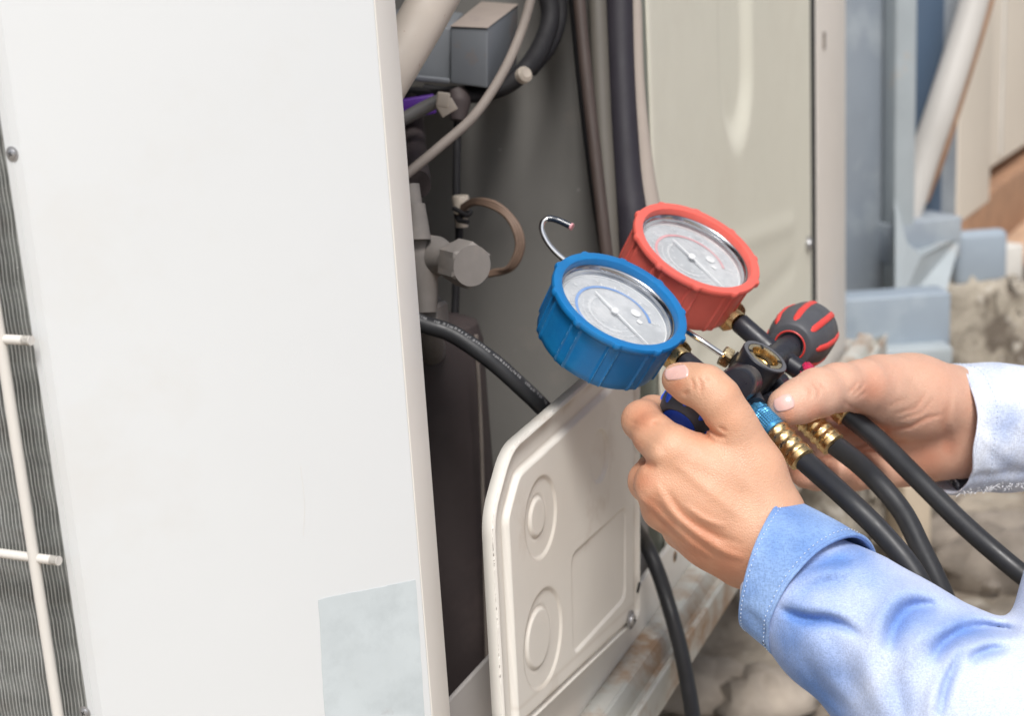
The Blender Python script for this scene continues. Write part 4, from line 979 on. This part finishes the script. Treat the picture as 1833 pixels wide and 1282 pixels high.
def foldw(px, py, pts, w):
    d = np.full(px.shape, 1e9); tt = np.zeros(px.shape); L = [0.0]
    for a, b in zip(pts[:-1], pts[1:]): L.append(L[-1]+math.hypot(b[0]-a[0], b[1]-a[1]))
    for i, (a, b) in enumerate(zip(pts[:-1], pts[1:])):
        ex, ey = b[0]-a[0], b[1]-a[1]; t = np.clip(((px-a[0])*ex+(py-a[1])*ey)/(ex*ex+ey*ey+1e-9), 0, 1)
        q = np.hypot(px-a[0]-t*ex, py-a[1]-t*ey); m_ = q < d; d = np.where(m_, q, d); tt = np.where(m_, (L[i]+t*(L[i+1]-L[i]))/L[-1], tt)
    tp = np.clip(np.sin(math.pi*np.clip(tt, 0, 1)), 0, 1)**.7
    return np.exp(-(d/(w*(.55+.45*tp)))**2)*(.12+.88*tp)
def smooth_pts(pts, n=14):
    return [(p_[0], p_[1]) for p_ in catmull([np.array([a, b, 0.]) for a, b in pts], n)] if len(pts) > 2 else pts
def surface_nets(fn, lo, hi, h, block=26):
    n = np.ceil((hi-lo)/h).astype(int)+2
    # coarse pass to skip empty space
    D = np.full(tuple(n), 1.0, np.float32)
    ax = [lo[i]+np.arange(n[i])*h for i in range(3)]
    for i in range(0, n[0], block):
        for j in range(0, n[1], block):
            for k in range(0, n[2], block):
                a = [ax[0][i:i+block], ax[1][j:j+block], ax[2][k:k+block]]
                c = np.array([[(q[0]+q[-1])/2 for q in a]]); v = float(fn(c, False)[0])
                if abs(v) > block*h*.87+.012: D[i:i+block, j:j+block, k:k+block] = v; continue
                G = np.stack(np.meshgrid(*a, indexing='ij'), -1)
                D[i:i+block, j:j+block, k:k+block] = fn(G.reshape(-1, 3), True).reshape(G.shape[:3])
    s = D < 0
    cnt = sum(s[a:n[0]-1+a, b:n[1]-1+b, c:n[2]-1+c].astype(np.int8) for a in (0, 1) for b in (0, 1) for c in (0, 1))
    act = (cnt > 0) & (cnt < 8); I = np.argwhere(act); idx = -np.ones(act.shape, int); idx[act] = np.arange(len(I))
    off = np.array([(a, b, c) for a in (0, 1) for b in (0, 1) for c in (0, 1)])
    Vv = np.stack([D[I[:, 0]+o[0], I[:, 1]+o[1], I[:, 2]+o[2]] for o in off], 1)
    acc = np.zeros((len(I), 3)); num = np.zeros(len(I))
    for p_ in range(8):
        for q in range(p_+1, 8):
            if abs(off[p_]-off[q]).sum() != 1: continue
            a, b = Vv[:, p_], Vv[:, q]; m_ = (a < 0) != (b < 0); t = np.where(m_, a/(a-b+1e-20), 0)
            acc[m_] += (off[p_]+t[:, None]*(off[q]-off[p_]))[m_]; num[m_] += 1
    V = lo+(I+acc/num[:, None])*h; Fs = []
    for axn in range(3):
        o1 = [0, 0, 0]; o1[axn] = 1; b, c = [(1, 2), (2, 0), (0, 1)][axn]
        s0 = s[tuple(slice(0, n[i]-1) if i == axn else slice(1, n[i]-1) for i in range(3))]
        s1 = s[tuple(slice(1, n[i]) if i == axn else slice(1, n[i]-1) for i in range(3))]
        for sgn in (0, 1):
            m_ = (s0 & ~s1) if sgn == 0 else (~s0 & s1)
            Q = np.argwhere(m_); Q = Q+np.array([0 if i == axn else 1 for i in range(3)])
            def cell(db, dc):
                R_ = Q.copy(); R_[:, b] += db; R_[:, c] += dc; return idx[R_[:, 0], R_[:, 1], R_[:, 2]]
            q4 = np.stack([cell(-1, -1), cell(0, -1), cell(0, 0), cell(-1, 0)], 1)
            if sgn: q4 = q4[:, ::-1]
            Fs.append(q4)
    Fc = np.concatenate(Fs); Fc = Fc[(Fc >= 0).all(1)]
    return V, Fc
def px2(l, dz=0.0):   # (x, y, depth, radius mm)
    return P(l[0], l[1], l[2]+dz), l[3]/1000
class Form:
    """smoothly joined tapered limbs: a core plus fingers that keep apart from each other"""
    def __init__(s, dz=0.0): s.core = []; s.fing = []; s.relief = []; s.dz = dz; s.kc = .010; s.kf = .007
    def chain(s, pts, where, k=.006):
        q = [px2(p_, s.dz) for p_ in pts]; where.append(([(q[i][0], q[i+1][0], q[i][1], q[i+1][1]) for i in range(len(q)-1)], k))
    def __call__(s, X, fine=True):
        dc = None
        for segs, k in s.core:
            for sg_ in segs:
                d = cone(X, *sg_); dc = d if dc is None else smin(dc, d, k)
        out = dc
        fd = []
        for segs, k in s.fing:
            df = None
            for sg_ in segs:
                d = cone(X, *sg_); df = d if df is None else smin(df, d, .004)
            fd.append(smin(dc, df, k))
        for d in fd: out = smin(out, d, .0012)
        if fine and s.relief:
            m_ = np.abs(out) < .006
            if m_.any():
                x, y = proj_arr(X[m_]); r_ = np.zeros(m_.sum())
                for pts, w, amp in s.relief:
                    r_ += amp/1000*foldw(x, y, pts, w)
                o2 = out[m_]-r_; out = out.copy(); out[m_] = o2
        return out
    def bounds(s, pad=.008):
        lo = np.full(3, 1e9); hi = -lo
        for segs, k in s.core+s.fing:
            for a, b, ra, rb in segs:
                for q, r_ in ((a, ra), (b, rb)): lo = np.minimum(lo, q-r_-pad); hi = np.maximum(hi, q+r_+pad)
        return lo, hi
    def hit(s, x, y, d0=.5, d1=1.0):
        ds = np.arange(d0, d1, .0005); X = np.array([P(x, y, d) for d in ds]); v = s(X, True); i = np.argmax(v < 0)
        if v[i] >= 0: return None
        t = v[i-1]/(v[i-1]-v[i]); return P(x, y, ds[i-1]+.0005*t)
    def grad(s, q, e=.0006):
        X = np.array([q+np.eye(3)[i]*e*sg_ for i in range(3) for sg_ in (1, -1)]); v = s(X, True); return nrm(v[0::2]-v[1::2])

# ---- near hand (the left hand, back of the hand to the camera)
NH = Form(-.010)
c = NH.core
NH.chain([(1500, 1110, .696, 21), (1440, 1045, .702, 21), (1362, 962, .706, 21)], c)
NH.chain([(1352, 948, .708, 20.5), (1290, 885, .713, 21), (1235, 852, .713, 15.5)], c, .010)
NH.chain([(1362, 925, .704, 17), (1285, 852, .704, 15.5), (1205, 808, .703, 12.0)], c, .008)
NH.chain([(1345, 960, .703, 18), (1260, 902, .702, 14), (1180, 868, .705, 11.4)], c, .008)
NH.chain([(1332, 985, .710, 15.5), (1260, 942, .709, 13), (1190, 908, .713, 10.8)], c, .008)
NH.chain([(1325, 1000, .714, 11.5), (1275, 968, .714, 11.5), (1222, 945, .724, 9.8)], c, .008)
NH.chain([(1372, 915, .706, 15), (1348, 842, .704, 13.2), (1320, 780, .701, 11)], c, .009)
NH.chain([(1332, 800, .702, 11), (1307, 750, .698, 10.6), (1285, 714, .697, 10.5), (1262, 694, .699, 10.6), (1236, 687, .704, 9.6), (1214, 679, .708, 8.1)], NH.fing, .006)
NH.chain([(1205, 808, .703, 11.6), (1172, 780, .713, 10.2), (1149, 753, .725, 9.6), (1168, 740, .740, 8.6), (1215, 738, .752, 8.1), (1250, 735, .754, 7.6)], NH.fing, .005)
NH.chain([(1182, 868, .707, 10.8), (1164, 862, .723, 10.4), (1172, 845, .744, 9.2), (1215, 830, .757, 8.6), (1260, 815, .760, 7.6)], NH.fing, .005)
NH.chain([(1190, 912, .715, 10.4), (1183, 903, .733, 9.5), (1200, 885, .752, 9), (1245, 870, .764, 8)], NH.fing, .005)
NH.chain([(1226, 950, .727, 9.5), (1222, 938, .743, 8.8), (1250, 915, .760, 8), (1285, 895, .766, 7.4)], NH.fing, .005)
NH.relief = [
    ([(1176, 868), (1200, 915), (1240, 950), (1290, 985), (1330, 1000)], 10, 1.5),
    ([(1142, 888), (1178, 922), (1222, 962), (1275, 1000)], 8, 1.1),
    ([(1160, 905), (1188, 938), (1232, 978)], 6, -.9),
    ([(1196, 880), (1226, 925), (1272, 955), (1330, 975)], 8, -.8),
    ([(1205, 828), (1262, 872), (1330, 930)], 12, .7),
    ([(1226, 905), (1262, 930), (1300, 944)], 6, .8),
    ([(1290, 820), (1340, 870), (1372, 900)], 14, .4),
    ([(1180, 800), (1172, 812), (1186, 826)], 14, .8),
    ([(1150, 820), (1160, 832), (1176, 838)], 9, -1.0),
    ([(1262, 762), (1282, 778), (1300, 784)], 5, -1.3),
    ([(1256, 770), (1272, 786), (1280, 792)], 4, -.8),
    ([(1286, 764), (1302, 774)], 3.5, -.7),
    ([(1236, 676), (1242, 690), (1240, 702)], 3.5, -.5), ([(1248, 674), (1255, 688), (1254, 706)], 3.5, -.5), ([(1262, 672), (1270, 686)], 3, -.35),
    ([(1222, 708), (1234, 700)], 4, -.6),
    ([(1126, 752), (1140, 760), (1158, 762)], 4, -.3), ([(1128, 764), (1144, 772)], 4, -.3),
    ([(1168, 752), (1176, 762)], 5, -.6),
]
NH.relief = [(smooth_pts(a_), b_, c_*1.35) for a_, b_, c_ in NH.relief]
# ---- far hand (the right hand, palm towards the camera)
FH = Form()
c = FH.core
FH.chain([(1860, 750, .830, 15), (1760, 746, .829, 16), (1690, 729, .821, 19.5)], c, .012)
FH.chain([(1860, 790, .828, 17), (1760, 788, .828, 17), (1690, 788, .826, 16.5)], c, .012)
FH.chain([(1700, 725, .816, 22), (1630, 712, .806, 22.5), (1575, 698, .794, 18.5)], c, .010)
FH.chain([(1700, 790, .826, 20), (1645, 800, .826, 17), (1600, 818, .826, 13.5)], c, .012)
FH.chain([(1660, 750, .832, 20), (1600, 765, .836, 17), (1560, 790, .836, 13)], c, .012)
FH.chain([(1640, 700, .836, 16), (1580, 720, .838, 14)], c, .012)
FH.chain([(1585, 700, .794, 17), (1545, 692, .776, 14.2), (1500, 694, .760, 12.6), (1462, 704, .748, 12.6), (1432, 718, .740, 11.4), (1408, 727, .736, 10)], FH.fing, .010)
FH.chain([(1625, 835, .826, 11.5), (1580, 843, .818, 10.5), (1530, 846, .802, 9.8), (1500, 842, .790, 9.2)], FH.fing, .006)
FH.chain([(1600, 820, .832, 12), (1545, 826, .818, 10.5), (1490, 838, .796, 9.8), (1462, 846, .781, 9.4), (1443, 846, .771, 8.8)], FH.fing, .005)
FH.chain([(1585, 790, .838, 12), (1530, 786, .824, 10.5), (1470, 786, .802, 10), (1440, 800, .785, 9.6), (1424, 820, .775, 8.8)], FH.fing, .005)
FH.chain([(1580, 740, .840, 12), (1520, 745, .836, 10.8), (1460, 748, .822, 10), (1415, 738, .806, 9.6), (1394, 712, .798, 9)], FH.fing, .005)
FH.relief = [([(1520, 812), (1480, 818), (1445, 824)], 3.5, -1.2), ([(1600, 800), (1560, 806), (1520, 812)], 4, -1.0),
    ([(1508, 718), (1545, 742), (1588, 770), (1630, 764), (1660, 748), (1690, 742)], 5, -1.1),
    ([(1515, 705), (1530, 692), (1536, 680)], 3.5, -.6), ([(1525, 708), (1541, 696), (1548, 684)], 3.5, -.6), ([(1536, 712), (1553, 700)], 3.5, -.5),
    ([(1698, 715), (1690, 760), (1696, 800), (1704, 835)], 9, -.6),
    ([(1712, 700), (1706, 760), (1714, 815)], 6, .5),
    ([(1600, 742), (1640, 730), (1660, 700)], 5, -.45), ([(1610, 752), (1650, 738), (1672, 712)], 4, -.4), ([(1590, 728), (1625, 712)], 5, -.3),
    ([(1440, 688), (1452, 700), (1450, 716)], 4, -.5), ([(1452, 684), (1466, 698), (1464, 716)], 4, -.5), ([(1466, 684), (1480, 698)], 3.5, -.4),
    ([(1640, 672), (1655, 690)], 5, .4),
    ([(1476, 812), (1480, 840), (1476, 862)], 4, -.8),
    ([(1540, 812), (1590, 800), (1640, 780)], 5, -.5), ([(1520, 790), (1580, 780)], 4, -.4),
]
person = thing('person', np.array([.72, .80, 0]), 'person in a light blue denim shirt holding the gauge set with both hands', 'person')
hv = []; hf = []; red = []; mi = []; base_i = 0
RED_N = [(1149, 748, 26), (1150, 862, 24), (1172, 915, 26), (1165, 900, 20), (1213, 690, 16), (1262, 770, 18), (1250, 985, 60), (1300, 1010, 50), (1130, 800, 20), (1195, 940, 22)]
RED_F = [(1424, 838, 26), (1480, 840, 22), (1408, 742, 20), (1660, 820, 40), (1697, 800, 22), (1540, 840, 26), (1560, 700, 24), (1460, 745, 20), (1590, 768, 14)]
for fm, rs, hstep in ((NH, RED_N, .00085), (FH, RED_F, .0009)):
    lo, hi = fm.bounds(); V, Fq = surface_nets(fm, lo, hi, hstep)
    x, y = proj_arr(V); rr = np.zeros(len(V))
    for (a, b, w_) in rs: rr = np.maximum(rr, np.exp(-(((x-a)**2+(y-b)**2)/w_**2)))
    for pts_, w_, amp_ in fm.relief:
        if amp_ < 0: rr = np.maximum(rr, np.minimum(1, -amp_*.9)*foldw(x, y, pts_, w_*1.1))  # skin creases coloured darker to stand for their shade
    hv.append(V); hf.append(Fq+base_i); red.append(rr); mi.append(len(Fq)); base_i += len(V)
# forearms, upper arms and neck continue out of the frame so that both hands belong to one body
NE = P(1960, 1440, .63); FE = P(2110, 800, .86)
SHN = np.array([.62, .62, 1.02]); SHF = np.array([.70, .98, 1.02])
bd = Form(); bd.core = []
bd.core.append(([(P(1470, 1070, .694), NE, .022, .030), (NE, P(2080, 1090, .655), .030, .034), (P(2080, 1090, .655), SHN, .034, .042), (P(1800, 765, .826), P(1950, 775, .836), .020, .026), (P(1950, 775, .836), FE, .026, .032), (FE, SHF, .032, .042),
                 (SHN, SHF, .05, .05), ((SHN+SHF)/2, (SHN+SHF)/2+np.array([-.02, 0, .12]), .055, .05), ((SHN+SHF)/2+np.array([0.02, 0, -.05]), np.array([.74, .80, .62]), .10, .11)], .02))
V, Fq = surface_nets(bd, *bd.bounds(), .008)
V = V-0
hv.append(V); hf.append(Fq+base_i); red.append(np.zeros(len(V))); mi.append(len(Fq))
body = mk('body', np.vstack(hv), np.vstack(hf), [M_skin, M_skin2], person)
body.data.polygons.foreach_set('material_index', np.concatenate([np.full(mi[0], 0), np.full(mi[1], 1), np.full(mi[2], 0)]).astype(np.int32))
at = body.data.attributes.new('redness_shade', 'FLOAT', 'POINT'); at.data.foreach_set('value', np.concatenate(red).astype(np.float32)*.75)
# nails: thin curved plates lying on the finger surface
def nail(fm, cx, cy, ux, uy, L, Wd, ns=16):
    """centre, unit axis (picture), half length and half width in picture pixels"""
    vx, vy = -uy, ux; V = []; Fc = []
    for i in range(ns+1):
        for j in range(ns+1):
            a, b = 2*i/ns-1, 2*j/ns-1
            # square to rounded plate
            s_ = a*math.sqrt(1-.38*b*b)*L; t_ = b*math.sqrt(1-.38*a*a)*Wd*(1-.10*a)
            q = fm.hit(cx+ux*s_+vx*t_, cy+uy*s_+vy*t_)
            if q is None: q = V[-1] if V else P(cx, cy, .73)
            else:
                g = fm.grad(q); e = max(abs(a), abs(b))
                q = q+g*(.00055 if e < .93 else -.0002)
            V.append(q)
    for i in range(ns):
        for j in range(ns): Fc.append((i*(ns+1)+j, (i+1)*(ns+1)+j, (i+1)*(ns+1)+j+1, i*(ns+1)+j+1))
    return mk('nail', V, Fc, M_nail, body)
nail(NH, 1211, 668, -.96, .22, 23, 13)
nail(FH, 1403, 722, -.93, .32, 20, 15)

# ---- shirt
def tubeform(pts_r, n, seg, disp=None, up=None, tiltf=None, axes=None):
    pts = [p_[0] for p_ in pts_r]; rs = [p_[1] for p_ in pts_r]
    path = np.array(catmull(pts, n)); t_ = np.linspace(0, 1, n); rr = np.interp(t_, np.linspace(0, 1, len(rs)), rs)
    T = np.gradient(path, axis=0); T /= np.linalg.norm(T, axis=1)[:, None]
    if axes is not None: T = np.array([nrm(axes[0]*(1-a_)+axes[1]*a_) for a_ in t_])
    u = nrm(up if up is not None else Z); V = np.zeros((n, seg, 3)); Nn = np.zeros((n, seg, 3))
    for i in range(n):
        u = nrm(u-T[i]*np.dot(u, T[i])); w = np.cross(T[i], u)
        a = np.arange(seg)*2*math.pi/seg; dr = np.cos(a)[:, None]*u+np.sin(a)[:, None]*w
        V[i] = path[i]+dr*rr[i]; Nn[i] = dr
        if tiltf is not None: V[i] += T[i]*tiltf(t_[i], a)[:, None]
    if disp is not None: V = V+Nn*disp(V.reshape(-1, 3)).reshape(n, seg, 1)
    F_ = [(i*seg+k, i*seg+(k+1) % seg, (i+1)*seg+(k+1) % seg, (i+1)*seg+k) for i in range(n-1) for k in range(seg)]
    return V, F_, Nn
def foldfn(folds, waves):
    def fn(X):
        x, y = proj_arr(X); r_ = np.zeros(len(X))
        for pts, w, amp in folds: r_ += amp/1000*foldw(x, y, pts, w)
        for (kx, ky, kz, ph, amp) in waves: r_ += amp/1000*np.sin(X[:, 0]*kx+X[:, 1]*ky+X[:, 2]*kz+ph)
        return r_
    return fn
def shade_wear_attr(o, V, folds, extra=0):
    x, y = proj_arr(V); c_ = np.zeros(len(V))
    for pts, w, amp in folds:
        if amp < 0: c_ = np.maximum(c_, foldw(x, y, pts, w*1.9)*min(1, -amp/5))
    a = o.data.attributes.new('crease_shade_wear', 'FLOAT', 'POINT'); a.data.foreach_set('value', (c_*.30+extra).astype(np.float32))  # fold shade as colour; extra adds the bluer wear by the cuff
N_FOLDS = [
    ([(1398, 1092), (1440, 1108), (1490, 1112), (1540, 1138)], 9, -6), ([(1400, 1075), (1450, 1085), (1530, 1105)], 18, 3.2),
    ([(1420, 1140), (1460, 1150), (1510, 1200)], 26, 2.0),
    ([(1415, 1040), (1450, 1010), (1530, 1000)], 10, -2.5), ([(1440, 1050), (1480, 1025), (1550, 1020)], 12, 2.0), ([(1430, 1066), (1470, 1045), (1520, 1040)], 7, -1.6),
    ([(1590, 1170), (1602, 1120), (1630, 1090), (1680, 1085)], 15, -6), ([(1620, 1200), (1640, 1150), (1690, 1125), (1740, 1118)], 20, 4.5),
    ([(1560, 1180), (1575, 1110), (1620, 1060), (1690, 1070)], 20, 3.5),
    ([(1665, 1190), (1690, 1150), (1740, 1125), (1825, 1130)], 12, -6.5), ([(1690, 1205), (1720, 1165), (1780, 1150)], 14, 4.0),
    ([(1735, 1190), (1760, 1168), (1810, 1160)], 9, -4.5),
    ([(1680, 1290), (1692, 1230), (1708, 1190), (1722, 1160)], 8, -4), ([(1660, 1290), (1672, 1240), (1690, 1200)], 14, 2.5),
    ([(1480, 1130), (1500, 1180), (1540, 1250)], 24, -2.2), ([(1540, 1150), (1560, 1210), (1580, 1280)], 22, 2.4), ([(1600, 1200), (1610, 1250), (1620, 1290)], 16, -2.4),
    ([(1440, 1180), (1470, 1230), (1520, 1275)], 16, -1.8),
]
N_FOLDS = [(smooth_pts(a), b, c) for a, b, c in N_FOLDS]
waves = [(60, 40, -70, 0, .8), (-90, 50, 110, 1, .5), (170, 120, 60, 2, .25)]
SL = Form(); SL.core = [([(P(1442, 1064, .686), P(1510, 1112, .680), .0300, .0345), (P(1510, 1114, .680), P(1620, 1196, .668), .0345, .0385), (P(1620, 1196, .668), P(1740, 1296, .655), .0385, .046),
                          (P(1740, 1296, .655), P(1960, 1440, .630), .046, .054), (P(1960, 1440, .630), P(2080, 1090, .655), .054, .058), (P(2080, 1090, .655), SHN, .058, .075), (SHN, SHF, .085, .085),
                          (SHN+np.array([.02, .06, -.05]), np.array([.74, .72, .50]), .10, .12), (SHF+np.array([.02, -.06, -.05]), np.array([.78, .88, .50]), .10, .12),
                          (FE, SHF, .048, .072), (P(1950, 775, .836), FE, .040, .048)], .012)]
_ff = foldfn(N_FOLDS, waves)
_cut = (P(1432, 1052, .700), nrm(P(1530, 1115, .690)-P(1400, 1035, .703)))
_cut2 = (P(1960, 770, .836), nrm(cR))
def SLf(X, fine=True):
    d = Form.__call__(SL, X, False)
    if fine:
        m_ = np.abs(d) < .014
        if m_.any(): d = d.copy(); d[m_] = d[m_]-_ff(X[m_])
    near = X[:, 1] < 1.6
    return d
lo, hi = SL.bounds(.012)
V1, F1 = surface_nets(SLf, np.array([-.2, .3, .2]), np.array([P(1840, 1200, .66)[0]+.03, .80, P(1415, 980, .66)[2]+.06]), .0016)
V2, F2 = surface_nets(SLf, lo, hi, .008)
xcut = P(1840, 1200, .66)[0]+.02
# fine part in view, coarser part beyond the frame: keep each on its own side
xs1 = V1[:, 0]; f1 = F1[(xs1[F1] < xcut+.006).all(1)]
keep = (V2[:, 0][F2] > xcut-.004).all(1); f2 = F2[keep]
# the cut below the cuff
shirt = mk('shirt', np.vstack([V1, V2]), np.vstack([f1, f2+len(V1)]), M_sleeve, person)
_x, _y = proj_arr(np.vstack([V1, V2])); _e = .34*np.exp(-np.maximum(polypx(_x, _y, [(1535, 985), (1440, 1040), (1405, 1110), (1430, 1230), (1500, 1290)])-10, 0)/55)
shade_wear_attr(shirt, np.vstack([V1, V2]), N_FOLDS, _e)

# near cuff
def ring_tilt(t, a): return np.zeros_like(a)
cu = [(P(1374, 1008, .692), .0335), (P(1400, 1024, .689), .0340), (P(1440, 1050, .685), .0350), (P(1472, 1072, .682), .0356)]
def axv(ix, iy, dz): return nrm(nrm(cR*ix-cU*iy)*math.sqrt(1-dz*dz)-nrm(rayd(1420, 1030))*dz)
CAX = (axv(.93, .33, .40), axv(.76, .62, .62))
C_FOLDS = [([(1340, 1010), (1400, 960), (1480, 940)], 30, .8), ([(1330, 1090), (1365, 1130), (1390, 1160)], 12, -1.5), ([(1370, 1000), (1385, 1060), (1390, 1120)], 24, -.7)]
cuw = foldfn(C_FOLDS, [(80, 60, -90, 0, .5), (240, 10, 150, 1, .2)])
V, Fc, Nn = tubeform(cu, 60, 160, disp=cuw, axes=CAX)
cuff = mk('cuff', V.reshape(-1, 3), Fc, M_denim, shirt, solid=.0016); shade_wear_attr(cuff, V.reshape(-1, 3), C_FOLDS, .0)
# edge roll, seam welt and stitches
def ring_at(V, i, lift, Nn=None): return [V[i, k]+Nn[i, k]*lift for k in range(V.shape[1])]
def welt(name, V, Nn, i, r_, mtl, parent, lift=0.0):
    pts = ring_at(V, i, lift, Nn); pts = pts+[pts[0], pts[1]]
    v, f = sweep(pts, r_, 8, False); return mk(name, v, f, mtl, parent)
welt('cuff_edge', V, Nn, 0, .00105, M_denim, cuff, -.0006)
welt('cuff_seam', V, Nn, 58, .0010, M_denim, cuff, -.0002)
def stitches(V, Nn, i, parent, step=3, skip=1):
    vs = []; fs = []; n = V.shape[1]
    for k in range(0, n, 2):
        a, b = V[i, k]+Nn[i, k]*.0003, V[i, (k+1) % n]*.72+V[i, k]*.28+Nn[i, k]*.0003
        v, f = sweep([a, (a+b)/2+Nn[i, k]*.0002, b], [.00016, .00024, .00016], 5, True); n0 = len(vs)
        vs += v; fs += [tuple(q+n0 for q in ff) for ff in f]
    return mk('stitching', vs, fs, M_stitch, parent, kind='stuff')
stitches(V, Nn, 5, cuff); stitches(V, Nn, 52, cuff)
# buttonhole thread and frayed placket at the lower side of the cuff
tube('loose_thread', [P(1350, 1108, .672), P(1362, 1130, .672), P(1366, 1150, .674), P(1376, 1160, .675)], .0005, M_thread, cuff, n=20, seg=6)
# far sleeve with its turned cuff
F_FOLDS = [([(1760, 800), (1800, 840), (1850, 850)], 14, -1.6), ([(1740, 700), (1790, 720), (1850, 715)], 22, 1.0), ([(1750, 760), (1800, 770), (1850, 790)], 16, -1.0), ([(1722, 860), (1760, 852), (1840, 850)], 8, -1.2)]
fw = foldfn(F_FOLDS, [(90, 60, -80, 0, .5), (200, 60, 160, 1, .25)])
fc_ = [(P(1694, 768, .822), .0378), (P(1780, 766, .828), .0376), (P(1850, 766, .832), .0368), (P(1990, 770, .842), .040)]
V, Fc, Nn = tubeform(fc_, 90, 160, disp=fw, tiltf=lambda t, a: .0016*np.sin(a*3)+.0008*np.sin(a*7))
fsl = mk('far_cuff', V.reshape(-1, 3), Fc, M_sleeve2, shirt, solid=.0016); fsl.name = 'cuff'; shade_wear_attr(fsl, V.reshape(-1, 3), F_FOLDS)
welt('cuff_edge', V, Nn, 0, .0010, M_sleeve2, fsl, -.0006)
stitches(V, Nn, 10, fsl)
# dark patterned lining showing below the wrist, and white frayed hem
LV = []
for i in range(12):
    t = i/11
    for j in range(6):
        s_ = j/5; LV.append(P(1680+24*t+(26-14*t)*s_, 824+59*t, .842-.022*s_))
mk('cuff_lining', LV, [(i*6+j, (i+1)*6+j, (i+1)*6+j+1, i*6+j+1) for i in range(11) for j in range(5)], M_lining, fsl, solid=.001)
vs = []; fs = []
for k in range(70):
    x = rng.uniform(1718, 1835); yb = 884-(x-1716)*.13
    q = P(x, yb+rng.uniform(-7, 3), .802+rng.uniform(-.003, .004)); e = q+cR*rng.uniform(-.002, .002)-cU*rng.uniform(-.0012, .0022)+rng.normal(0, .0004, 3)
    v, f = sweep([q, (q+e)/2+rng.normal(0, .0004, 3), e], [.00014, .0002, .0001], 5, True); n0 = len(vs); vs += v; fs += [tuple(w_+n0 for w_ in ff) for ff in f]
mk('frayed_hem', vs, fs, mat('white_thread', (.85, .86, .9), .8), fsl, kind='stuff')
